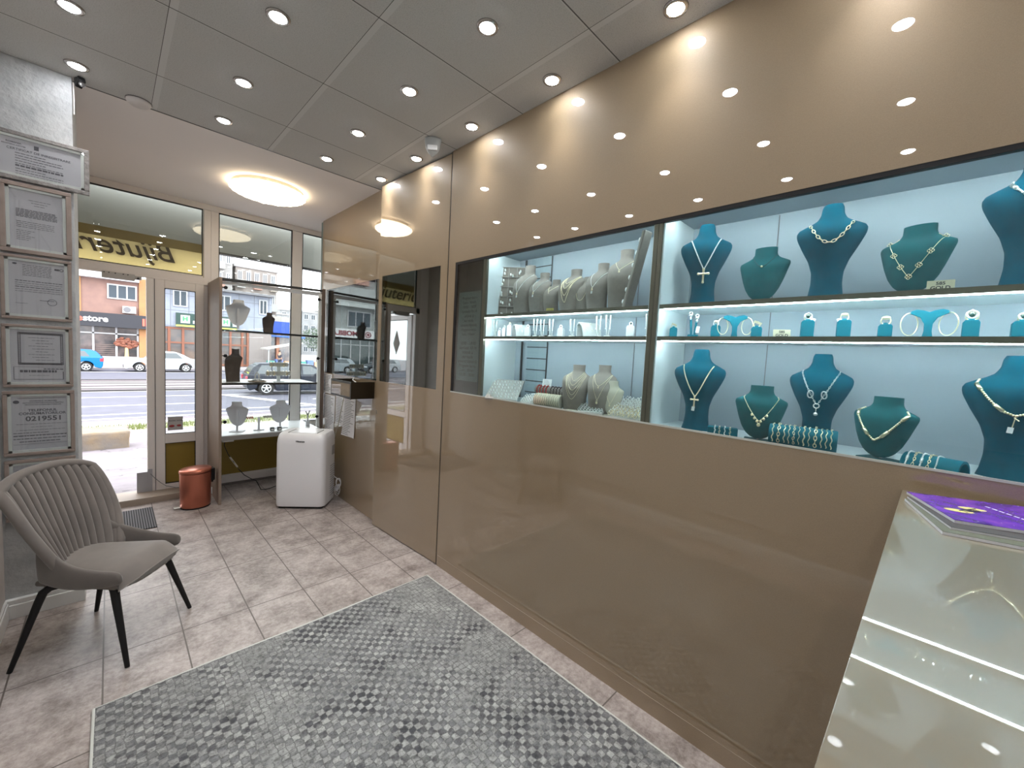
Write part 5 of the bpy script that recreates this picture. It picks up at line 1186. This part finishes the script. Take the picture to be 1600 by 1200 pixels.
b = MB(); b.add([(6.2, 16.4, GZ+.013), (6.6, 16.4, GZ+.013), (3.9, 22.2, GZ+.013), (3.4, 22.2, GZ+.013)], [(0, 1, 2, 3)]); b.box(3.6, 12, 17.3, 17.45, GZ, GZ+.012); b.box(-3, 3.6, 17.2, 17.35, GZ, GZ+.012)
struct(b.build('road_marking', M_line))
M_rail = mat('tram_rail', (.06, .055, .055), .4, metal=.5)
for y in (25.2, 26.6, 28.2, 29.5): struct(MB().box(-60, 120, y, y+.10, GZ+.06, GZ+.085).build('tram_rail', M_rail))
struct(MB().box(-60, 120, 30.25, 30.45, GZ, GZ+.10).build('kerb', M_rail)); struct(MB().box(-60, 120, 24.58, 24.72, GZ, GZ+.08).build('kerb', M_rail))
# grass tufts (nobody could count them)
b = MB()
for i in range(2600):
    x = rnd.uniform(-3, 6); y = rnd.uniform(13.65, 14.7); h = rnd.uniform(.04, .12); a = rnd.uniform(0, 6.28); z = -.80-.05*(y-13.6)
    b.add([(x, y, z), (x+.02*math.cos(a), y+.02*math.sin(a), z), (x+.03*rnd.uniform(-1, 1), y+.03*rnd.uniform(-1, 1), z+h)], [(0, 1, 2)])
tag(b.build('grass', mat('grass_blades', (.13, .16, .045), .9)), 'short dry green grass along the kerb outside', 'grass', kind='stuff')
# concrete block
b = MB(); N = 14
def rough(p, s_): return (p[0]+s_*math.sin(p[1]*31+p[2]*17), p[1]+s_*math.sin(p[0]*23+p[2]*29), p[2]+s_*math.sin(p[0]*19+p[1]*13))
b.box(-1.5, .235, 9.85, 10.55, -.62, -.175)
o = b.build('concrete_block', mat('rough_concrete', (.24, .17, .095), .95, noise=(3.0, (.14, .13, .125)), bump=(12, 1)), bevel=.03); q = o.modifiers.new('s', 'SUBSURF'); q.subdivision_type = 'SIMPLE'; q.levels = q.render_levels = 4
tx_ = bpy.data.textures.new('lumps', 'CLOUDS'); tx_.noise_scale = .25; q = o.modifiers.new('d', 'DISPLACE'); q.texture = tx_; q.strength = .06
tag(o, 'rough concrete block lying on the pavement outside the door', 'concrete block')
# ---- cars
M_tyre = mat('tyre', (.015, .015, .016), .8); M_rim = mat('rim', (.62, .63, .65), .3, metal=.5); M_cwin = mat('car_window', (.035, .05, .06), .08, coat=1); M_tail = mat('tail_light', (.45, .03, .05), .25)
M_head = mat('head_light', (.60, .62, .65), .15); M_plate = mat('number_plate', (.6, .6, .58), .5)
def car(label, loc, rz, col, style, L=4.2, W=1.72, Ht=1.46, group=None):
    """local +X is the front of the car, origin on the ground at the middle"""
    t = thing('car', label, 'car', loc, rz, group); mp_ = mat('paint_%s' % '_'.join(str(int(c*1000)) for c in col), col, .3, coat=.35, spec=.3)
    h = L/2; wr = .315; ax = (-h+.80, h-.82)
    if style == 'sedan': roof = [(-h+.42, .96), (-h+.95, 1.30), (-h+1.35, Ht-.03), (-.1, Ht), (.42, Ht-.04), (h-1.12, .98)]
    elif style == 'wagon': roof = [(-h+.06, .93), (-h+.28, 1.30), (-h+.55, Ht-.04), (-.2, Ht), (.55, Ht-.05), (h-1.2, .95)]
    else: roof = [(-h+.05, .95), (-h+.35, 1.32), (-h+.62, Ht-.03), (-.15, Ht), (.40, Ht-.06), (h-1.0, .98)]
    belt_r = roof[0]; belt_f = roof[-1]
    def arch(cx): return [(cx+(wr+.06)*math.cos(a), wr+(wr+.06)*math.sin(a)) for a in [PI*(12-k)/12 for k in range(13)]]
    low = [(-h+.03, .35), (-h+.12, .22)]+[p for p in arch(ax[0]) if p[1] > .2]+[(ax[0]+wr+.1, .20), (ax[1]-wr-.1, .20)]+[p for p in arch(ax[1]) if p[1] > .2]+[(h-.10, .20), (h, .36), (h-.01, .58), (h-.12, .72), (h-.55, .86), (belt_f[0]+.05, .95)]
    low += [(belt_r[0]-.02, .98 if style == 'sedan' else .97), (-h+.04, .94 if style == 'sedan' else .90), (-h, .62)]
    b = MB(); b.prism(low, -W/2, W/2); bd = b.build('body', mp_, t, local=True, bevel=.05, seg=3)
    # greenhouse: loft two outlines (tumblehome)
    g_ = [(belt_r[0]+.02, .93)]+roof+[(belt_f[0]+.04, .93)]
    b = MB(); rings = []
    for y, k in ((-W/2+.05, 0), (-W/2+.16, 1), (W/2-.16, 1), (W/2-.05, 0)):
        rings.append([Vector((x, y, z if k else min(z, .96+.0*z))) for x, z in g_])
    r0 = [Vector((x, -W/2+.04+.17*max(0, (z-.95))/.5, z)) for x, z in g_]; r1 = [Vector((x, -p.y, z)) for (x, z), p in zip(g_, r0)]
    b.loft([list(reversed(r0)), list(reversed(r1))]); b.build('roof', mp_, t, local=True, bevel=.03)
    for sd in (-1, 1):
        def side_win(x0, x1, sl0, sl1):
            b = MB(); q = []
            for x, z in ((x0, 1.0), (x1, 1.0), (x1-sl1, Ht-.11), (x0+sl0, Ht-.11)): q.append((x, z))
            def yy(z): return sd*(W/2-.04-.17*(z-.95)/.5+.004)
            vs = [(x, yy(z), z) for x, z in q]+[(x, yy(z)-sd*.02, z) for x, z in q]; b.add(vs, [(0, 1, 2, 3), (7, 6, 5, 4), (0, 4, 5, 1), (1, 5, 6, 2), (2, 6, 7, 3), (3, 7, 4, 0)]); b.build('side_window', M_cwin, t, local=True)
        if style == 'sedan': side_win(-h+.95, -.12, .36, 0); side_win(-.04, belt_f[0]-.14, 0, .52)
        elif style == 'wagon': side_win(-h+.40, -h+1.0, .22, 0); side_win(-h+1.06, -.05, 0, 0); side_win(.03, belt_f[0]-.12, 0, .60)
        else: side_win(-h+.62, -.12, .24, 0); side_win(-.04, belt_f[0]-.14, 0, .5)
    def slope_win(p, q, nm):
        b = MB(); (xa, za), (xb, zb) = p, q; nx, nz_ = -(zb-za), (xb-xa); Ln = math.hypot(nx, nz_); nx, nz_ = nx/Ln*.012, nz_/Ln*.012
        if nz_ < 0: nx, nz_ = -nx, -nz_
        wa, wb = W/2-.10-.17*(za-.95)/.5, W/2-.10-.17*(zb-.95)/.5
        b.add([(xa+nx, -wa, za+nz_), (xa+nx, wa, za+nz_), (xb+nx, wb, zb+nz_), (xb+nx, -wb, zb+nz_), (xa-nx, -wa, za-nz_), (xa-nx, wa, za-nz_), (xb-nx, wb, zb-nz_), (xb-nx, -wb, zb-nz_)], [(0, 1, 2, 3), (7, 6, 5, 4), (0, 4, 5, 1), (2, 6, 7, 3), (1, 5, 6, 2), (3, 7, 4, 0)]); b.build(nm, M_cwin, t, local=True)
    f2 = lambda a, c, k: (a[0]+(c[0]-a[0])*k, a[1]+(c[1]-a[1])*k)
    slope_win(f2(roof[0], roof[1], .15), f2(roof[1], roof[2], .6), 'rear_window'); slope_win(f2(roof[-1], roof[-2], .1), f2(roof[-1], roof[-2], .95), 'windscreen')
    for sd in (-1, 1):
        for x in ax:
            b = MB(); b.lathe([(wr*.62, -.09), (wr*.96, -.10), (wr, -.07), (wr, .07), (wr*.96, .10), (wr*.62, .09)], 28, M=T(x, sd*(W/2-.11), wr) @ RX(PI/2)); w_ = b.build('wheel', M_tyre, t, local=True, smooth='auto')
            b = MB(); b.ring((x, sd*(W/2-.01), wr), wr*.60, .018, (0, 1, 0), 24, 6)
            for k in range(5):
                a = 2*PI*k/5+.3; b.tube([(x+.04*math.cos(a), sd*(W/2-.01), wr+.04*math.sin(a)), (x+wr*.6*math.cos(a), sd*(W/2-.01), wr+wr*.6*math.sin(a))], [.035, .028], 6)
            b.ball((x, sd*(W/2-.01), wr), .05, 8, 5); b.build('rim', M_rim, w_, local=True)
        b = MB(); b.box(-h-.012, -h+.16, sd*W/2-(.30 if sd > 0 else -.02), sd*W/2+(.012 if sd > 0 else .30) if sd < 0 else W/2+.012, .68, .88); b.build('tail_light', M_tail, t, local=True, bevel=.02)
        b = MB(); b.box(h-.36, h-.06, min(sd*(W/2-.34), sd*(W/2+.004)), max(sd*(W/2-.34), sd*(W/2+.004)), .60, .74); b.build('head_light', M_head, t, local=True, bevel=.03)
        b = MB(); b.box(.55, .72, min(sd*(W/2-.02), sd*(W/2+.15)), max(sd*(W/2-.02), sd*(W/2+.15)), .94, 1.06); b.build('wing_mirror', mp_, t, local=True, bevel=.02)
    MB().box(-h-.014, -h+.005, -.26, .26, .48, .59).build('number_plate', M_plate, t, local=True)
    MB().box(h-.02, h+.012, -.45, .45, .28, .46).build('front_grille', M_black, t, local=True, bevel=.01)
    return t
car('bright blue parked hatchback seen through the open door', (-2.42, 39.2, GZ), PI, (.0, .14, .36), 'hatch')
car('white parked sedan seen through door and fixed pane', (2.72, 39.2, GZ), PI, (.48, .51, .54), 'sedan', Ht=1.50, L=4.15)
car('dark blue estate car driving past the window', (6.85, 22.4, GZ), -.08, (.005, .009, .020), 'wagon', L=4.7, W=1.8, Ht=1.52)
car('dark grey estate car, parked to the left, seen mirrored in the window pane', (-16.6, 39.4, GZ), 0, (.06, .07, .08), 'wagon')
car('silver hatchback parked far left, seen mirrored', (-11.6, 39.4, GZ), 0, (.30, .33, .35), 'hatch')
car('black sedan parked between silver and blue cars', (-7.1, 39.4, GZ), 0, (.03, .03, .035), 'sedan')
car('pale grey hatchback parked at the far left end of the row', (-21.6, 39.4, GZ), 0, (.42, .44, .45), 'hatch')
# ---- buildings
M_bwin = mat('building_window', (.045, .06, .075), .3, spec=.25); M_bfr = mat('building_frame', (.45, .45, .46), .5)
def bwindow(parent, x0, x1, z0, z1, y, panes=2, frame=.10, m=None):
    b = MB(); b.box(x0, x1, y-.10, y+.02, z0, z1); w_ = b.build('window', M_bfr, parent)
    b = MB(); pw = (x1-x0-frame*(panes+1))/panes
    for i in range(panes): xa = x0+frame+i*(pw+frame); b.box(xa, xa+pw, y-.115, y-.1, z0+frame, z1-frame)
    b.build('window_pane', m or M_bwin, w_); return w_
YS = 46.0
t = thing('shop_building', 'pinkish building with dark shop sign opposite the open door', 'building', (0, 48, GZ)); ZG = GZ+.12
MB().box(-6.2, 1.72, YS, YS+8, 3.3, 6.0).build('upper_wall', mat('pink_render', (.27, .165, .135), .9, noise=(1.5, (.22, .135, .115))), t)
MB().box(1.74, 2.45, YS-.12, YS+8, ZG, 6.35).build('corner_pilaster', mat('ochre_render', (.42, .21, .09), .9, noise=(2, (.34, .18, .085))), t)
MB().box(-6.3, 1.75, YS-.7, YS+8, 5.98, 6.5).build('cornice', mat('cornice_white', (.68, .68, .68), .8), t)
MB().box(-2.6, -1.55, YS-.08, YS, 3.3, 6.0).build('ochre_strip', mat('ochre_render', (.6, .36, .19)), t)
bwindow(t, -.12, 1.62, 4.5, 5.68, YS, 3); bwindow(t, -2.3, -1.75, 4.6, 5.8, YS, 1)
a_ = MB(); a_.box(.74, 1.56, YS-.45, YS-.05, 3.42, 3.98); ac = a_.build('outdoor_unit', M_bfr, t, bevel=.02); b = MB(); b.lathe([(.22, 0), (.22, .02), (.001, .02)], 20, M=T(1.02, YS-.47, 3.70) @ RX(-PI/2)); b.build('fan_grille', mat('fan_grey', (.15, .15, .16), .6), ac)
sgn = MB().box(-6.2, 2.4, YS-.75, YS-.1, 2.22, 3.30).build('shop_sign_band', mat('sign_black', (.018, .019, .026), .5), t)
b = MB(); b.text('store', .64, T(-.76, YS-.77, 2.80) @ FRONT, .02, bold=.035); b.build('sign_text', M_line, sgn); b = MB(); b.text('e', .64, T(-1.62, YS-.77, 2.80) @ FRONT, .02, bold=.03); b.box(1.92, 2.06, YS-.78, YS-.75, 2.45, 3.05); b.box(2.12, 2.26, YS-.78, YS-.75, 2.45, 3.05); b.build('red_sign_mark', mat('red_sign', (.72, .13, .08), .5), sgn)
MB().box(-6.2, 1.72, YS+.3, YS+.35, ZG, 2.3).build('shop_glass', mat('shop_dark_glass', (.03, .032, .037), .15, coat=.3, noise=(1.5, (.16, .12, .11))), t)
MB().box(-6.2, 1.75, YS-.05, YS+.3, ZG, -.12).build('plinth_wall', mat('plinth_white', (.38, .36, .36), .8), t)
for x in (-4.2, -2.0, -.93, .38, 1.66): MB().box(x-.06, x+.06, YS+.1, YS+.3, -.12, 2.25).build('window_mullion', M_bfr, t)
MB().box(-6.2, 1.72, YS+.1, YS+.3, 1.66, 1.76).build('window_transom', M_bfr, t)
for i in range(6): MB().box(-.8, .3, YS+.25, YS+.29, -.02+.16*i, .02+.16*i).build('shelf_line', mat('shelf_brown', (.20, .15, .13), .8), t)
tr = MB(); tr.tube([(.98, YS+.15, -.12), (.98, YS+.15, .62)], [.14, .10], 10); trk = tr.build('tree_display_trunk', mat('display_gold', (.62, .45, .24), .6), t)
tr = MB()
for i in range(60): a = rnd.uniform(0, 2*PI); q = math.sqrt(rnd.random()); tr.ball((.98+q*.70*math.cos(a), YS+.1+rnd.uniform(-.05, .05), 1.02+q*.42*math.sin(a)), (.15, .06, .10), 7, 4)
tr.build('tree_display_crown', mat('display_copper', (.30, .11, .06), .5, noise=(6, (.13, .035, .02))), trk)
# grey panelled building with green sign
M_panel = tilemat('clad_panels', (.28, .305, .37), (.16, .17, .20), 1.25, 1.35, .03)
t = thing('clad_building', 'pale panel clad building with green signs right of the pink building', 'building', (6.5, 48, GZ))
MB().box(2.46, 11.5, YS, YS+9, 2.62, 6.15).build('clad_wall', M_panel, t); MB().box(2.47, 11.55, YS-.8, YS+9, 6.12, 6.30).build('cornice', mat('dark_cornice', (.16, .16, .17), .7), t)
MB().box(2.46, 9.6, YS+.2, YS+.3, ZG, 2.7).build('shop_glass', mat('shop_warm_glass', (.18, .13, .10), .2, coat=.3, noise=(.9, (.05, .055, .065))), t)
MB().box(9.6, 11.5, YS, YS+9, ZG, 2.62).build('corner_wall', mat('corner_grey', (.24, .21, .20), .8), t)
M_bw = mat('brown_wood_frame', (.22, .08, .045), .6)
for x in (2.55, 3.65, 4.6, 5.9, 6.9, 8.1, 9.05, 9.5): MB().box(x-.09, x+.09, YS+.02, YS+.2, ZG, 2.62).build('window_mullion', M_bw, t)
for z in (1.25, 2.5, -.65): MB().box(2.5, 9.6, YS+.04, YS+.2, z-.07, z+.07).build('window_transom', M_bw, t)
for x0, x1 in ((3.9, 4.9), (7.05, 8.1), (10.4, 11.1)): bwindow(t, x0, x1, 4.4, 5.82, YS, 2)
for x0 in (4.10, 7.05):
    q = MB().box(x0, x0+1.65, YS-.25, YS-.02, 2.82, 3.85).build('green_sign', mat('green_sign', (.012, .045, .035), .5), t); MB().box(x0, x0+1.65, YS-.27, YS-.02, 2.68, 2.82).build('sign_stripe', mat('lime', (.55, .62, .10), .5), q)
    MB().box(x0+.30, x0+.95, YS-.28, YS-.25, 2.98, 3.68).build('sign_card', M_line, q); b = MB(); b.text('H', .52, T(x0+.62, YS-.29, 3.34) @ FRONT, .01, bold=.05); b.build('sign_letter', mat('green_letter', (.05, .30, .12), .5), q)
    MB().box(x0+1.15, x0+1.5, YS-.28, YS-.25, 2.98, 3.25).build('sign_card', M_line, q)
# apartment blocks behind
def block(name, label, x0, x1, y0, y1, z1, col, cols, rows, zb=4.0, bal=True, rz=0):
    t = thing(name, label, 'building', ((x0+x1)/2, (y0+y1)/2, ZG), 0); col = tuple(c*.5 for c in col)
    MB().box(x0, x1, y0, y1, ZG, z1).build('block_wall', mat(name+'_wall%d' % len(bpy.data.objects), col, .9, noise=(.6, tuple(c*.82 for c in col))), t)
    MB().box(x0-.2, x1+.2, y0-.2, y1, z1, z1+.35).build('roof_edge', mat('roof_edge', (.34, .33, .33), .8), t)
    dx = (x1-x0)/cols; dz = (z1-zb)/rows
    for j in range(rows):
        for i in range(cols):
            bwindow(t, x0+dx*(i+.2), x0+dx*(i+.8), zb+dz*(j+.35), zb+dz*(j+.85), y0, 2, .12)
            if bal and i % 2 == 0: MB().box(x0+dx*(i+.05), x0+dx*(i+.98), y0-.9, y0-.1, zb+dz*j, zb+dz*(j+.38)).build('balcony', mat('balcony_%d' % ((i+j) % 3), [(.28, .25, .22), (.34, .20, .16), (.32, .32, .31)][(i+j) % 3], .9), t)
    return t
block('apartment_block', 'tall pale apartment block rising behind the clad building, at the left of the window', 9.0, 10.7, 60, 70, 12.3, (.60, .58, .56), 2, 3, 6)
block('apartment_block', 'beige apartment block with pink balconies behind the clad building', 11.2, 15.8, 61, 75, 11.0, (.56, .50, .46), 5, 3, 3.2)
block('apartment_block', 'whitish apartment block far down the street', 32, 43, 120, 130, 10.8, (.60, .61, .63), 6, 4, -1, False)
block('apartment_block', 'distant low grey block left of the whitish one', 26.5, 31.6, 112, 120, 9.0, (.55, .57, .58), 4, 3, 0, False)
block('apartment_block', 'distant block at the right edge of the window', 43.5, 60, 124, 134, 12, (.58, .58, .57), 7, 4, -1, False)
# left hand buildings (seen mirrored in the dark panes)
t = thing('furniture_shop_building', 'pale concrete building with MOBILA sign, seen mirrored in the window pane', 'building', (-16, 48, GZ))
MB().box(-27, -8.0, YS, YS+8, ZG, 8.5).build('concrete_wall', tilemat('concrete_panels', (.30, .31, .30), (.18, .18, .18), 3.2, 2.9, .03), t)
MB().box(-27, -8.0, YS-1.0, YS, 6.2, 6.6).build('concrete_canopy', mat('canopy_concrete', (.42, .43, .42), .8), t)
for x0, p in ((-13.5, 2), (-18.6, 3), (-22.5, 3), (-26.0, 2)): bwindow(t, x0, x0+1.5*p*.55+.3, 4.0, 5.8, YS, p, m=M_bwin)
q = MB().box(-24, -9.5, YS-.5, YS-.05, 2.75, 3.70).build('sign_band', mat('sign_white', (.66, .66, .66), .5), t)
b = MB(); b.text('MOBILA', .74, T(-15.4, YS-.52, 3.2) @ FRONT, .02, bold=.03, sx=1.12); b.build('sign_text', mat('maroon', (.20, .02, .03), .5), q)
b = MB(); b.ring((-18.1, YS-.52, 3.2), .32, .05, (0, 1, 0), 20, 6); b.ball((-18.1, YS-.52, 3.2), (.16, .04, .16), 8, 5); b.build('round_emblem', mat('maroon', (.2, .02, .03)), q)
MB().box(-24, -9.5, YS-.08, YS-.02, ZG, 2.7).build('shop_glass', mat('shop_dark_glass2', (.035, .05, .05), .1, coat=1), t)
for k in range(14): MB().box(-24+k*1.1, -23.9+k*1.1, YS-.15, YS-.08, ZG, 2.7).build('window_mullion', M_bfr, t)
MB().box(-24, -9.5, YS-.15, YS-.08, 1.9, 2.0).build('window_transom', M_bfr, t)
block('apartment_block', 'apartment block rising behind the concrete shop building, seen only mirrored', -30, -12, 62, 70, 14, (.48, .46, .44), 8, 3, 6)
block('apartment_block', 'grey apartment block above the pink shop building', -11, -2.5, 60, 70, 12, (.52, .50, .48), 5, 2, 7)
# blue shop, awning, stalls, trees, people further right
t = thing('blue_shop', 'small shop with bright blue fascia beyond the clad building', 'building', (13.5, 53, GZ))
MB().box(11.75, 15.2, 50, 56, ZG, 4.6).build('shop_wall', mat('cream_wall', (.40, .37, .32), .8), t); MB().box(11.7, 15.3, 49.7, 50, 2.75, 4.05).build('blue_fascia', mat('blue_fascia', (.02, .07, .36), .5), t)
MB().box(11.7, 15.5, 48.6, 50, 2.35, 2.75).build('blue_awning', mat('blue_awning', (.05, .15, .50), .6), t); MB().box(11.8, 15.0, 49.92, 49.98, ZG, 2.4).build('shop_glass', mat('blue_shop_glass', (.08, .10, .13), .2, coat=1, noise=(2, (.25, .20, .18))), t)
MB().box(12.9, 13.2, 49.6, 49.95, ZG, 2.5).build('brick_pier', mat('brick_pier', (.42, .20, .13), .8), t)
t = thing('market_awning', 'white canvas market awning over stalls, seen through the window cabinet', 'awning', (11.9, 43.8, ZG))
b = MB(); b.prism([(10.3, 1.0), (13.4, 1.75), (13.4, 1.85), (10.3, 1.12)], 42.6, 45.0); b.build('awning_canvas', mat('canvas', (.45, .43, .40), .8), t)
for x in (10.5, 13.2): MB().tube([(x, 42.8, ZG), (x, 42.8, 1.1 if x < 12 else 1.75)], .05, 8).build('awning_pole', M_bfr, t)
for i in range(7):
    x = 10.6+i*.7; o = MB().box(x, x+.6, 43.4, 44.0, ZG, ZG+.75+.15*(i % 2)).build('market_crate', mat('crate_%d' % (i % 4), [(.10, .32, .28), (.15, .22, .50), (.60, .35, .22), (.45, .45, .42)][i % 4], .8), bevel=.02)
    tag(o, '%s market crate, %s from the left under the white awning' % (['teal', 'blue', 'orange', 'grey'][i % 4], ords[i]), 'crate', 'crates under the market awning')
for i in range(4):
    x = 17.2+i*.9; o = MB().box(x, x+.75, 47.5, 48.2, ZG, ZG+.5+.2*(i % 2)).build('market_crate', mat('crate_2', (.60, .35, .22))); tag(o, 'orange market crate in the open to the right of the awning, %s from the left' % ords[i], 'crate', 'crates right of the awning')
def tree(x, y, h, r, label, seed):
    t = thing('street_tree', label, 'tree', (x, y, ZG)); rr = random.Random(seed)
    MB().tube([(0, 0, 0), (.1, 0, h*.35), (0, .1, h*.6)], [.18, .13, .07], 8).build('trunk', mat('bark', (.12, .09, .07), .9), t, local=True)
    b = MB()
    for i in range(1500):
        a, c = rr.uniform(0, 2*PI), rr.uniform(-1, 1); q = rr.random()**.4; s_ = math.sqrt(1-c*c); p = Vector((r*q*s_*math.cos(a), r*q*s_*math.sin(a), h*.68+r*.75*q*c)); d = [Vector((rr.uniform(-.18, .18), rr.uniform(-.18, .18), rr.uniform(-.14, .14))) for _ in range(3)]
        b.add([p+k for k in d], [(0, 1, 2)])
    b.build('crown', mat('leaves', (.13, .18, .12), .8, noise=(2, (.07, .11, .07))), t, local=True)
tree(21.5, 62, 5.0, 2.3, 'green street tree beyond the awning, left of the window post', 1); tree(26.5, 62, 5.4, 2.6, 'green street tree seen right of the window post', 2); tree(30.5, 66, 4.6, 2.2, 'smaller street tree at the right end of the window', 3)
def person(x, y, rz, label, top, legs, hair=(.05, .035, .03), stride=.22):
    t = thing('person', label, 'person', (x, y, ZG), rz)
    def skin(nm, V, E_, R, m, root=0):
        me = bpy.data.meshes.new(nm); me.from_pydata(V, E_, []); o = bpy.data.objects.new(nm, me); COL.objects.link(o); o.parent = t
        md = o.modifiers.new('skin', 'SKIN'); md.use_smooth_shade = True
        for i, r in enumerate(R): me.skin_vertices[0].data[i].radius = (r, r*.85) if not isinstance(r, tuple) else r
        me.skin_vertices[0].data[root].use_root = True
        sb = o.modifiers.new('sub', 'SUBSURF'); sb.levels = sb.render_levels = 1; me.materials.append(m); return o
    V = [(0, 0, .95), (0, 0, 1.2), (0, 0, 1.42), (0, 0, 1.52), (0, .01, 1.60), (0, .01, 1.70), (-.10, 0, .90), (-.11, -stride, .50), (-.11, -stride*.6, .08), (-.11, -stride-.1, .05), (.10, 0, .90), (.11, stride*.5, .50), (.11, stride, .10), (.11, stride-.12, .04),
         (-.19, 0, 1.40), (-.24, .08, 1.12), (-.24, -.02, .88), (-.24, -.04, .80), (.19, 0, 1.40), (.24, -.10, 1.13), (.23, -.22, .95), (.23, -.26, .89)]
    E_ = [(0, 1), (1, 2), (2, 3), (3, 4), (4, 5), (0, 6), (6, 7), (7, 8), (8, 9), (0, 10), (10, 11), (11, 12), (12, 13), (2, 14), (14, 15), (15, 16), (16, 17), (2, 18), (18, 19), (19, 20), (20, 21)]
    R = [(.15, .10), (.14, .10), (.15, .10), .055, .085, .075, .085, .06, .042, .04, .085, .06, .042, .04, .055, .043, .03, .028, .055, .043, .03, .028]
    skin('body', V, E_, R, mat('skin', (.45, .28, .20), .6))
    skin('shirt', [(0, 0, .93), (0, 0, 1.2), (0, 0, 1.41), (-.19, 0, 1.40), (-.24, .08, 1.12), (.19, 0, 1.40), (.24, -.10, 1.13)], [(0, 1), (1, 2), (2, 3), (3, 4), (2, 5), (5, 6)], [(.18, .13), (.165, .12), (.17, .12), .07, .06, .07, .06], mat('shirt_%s' % label[:4], top, .9))
    skin('trousers', [(0, 0, .95), (-.10, 0, .88), (-.11, -stride, .50), (-.11, -stride*.6, .14), (.10, 0, .88), (.11, stride*.5, .50), (.11, stride, .15)], [(0, 1), (1, 2), (2, 3), (0, 4), (4, 5), (5, 6)], [(.165, .12), .10, .075, .06, .10, .075, .06], mat('trousers_%s' % label[:4], legs, .9))
    MB().ball((0, .025, 1.70), (.09, .10, .085), 12, 8).build('hair', mat('hair', hair, .8), t, local=True, smooth=True)
    b = MB(); b.ball((0, -.085, 1.645), (.015, .022, .018), 6, 4); b.build('nose', mat('skin', (.45, .28, .20)), t, local=True)
person(17.6, 43.6, .9, 'person in dark clothes walking on the far pavement right of the window post', (.05, .05, .07), (.06, .07, .10))
person(11.3, 42.3, 2.2, 'person in green top beside the market awning', (.08, .33, .25), (.07, .07, .09), stride=.05)
person(12.4, 42.4, -.6, 'blue clothed person standing at the market crates', (.08, .15, .38), (.10, .10, .14), stride=.06)
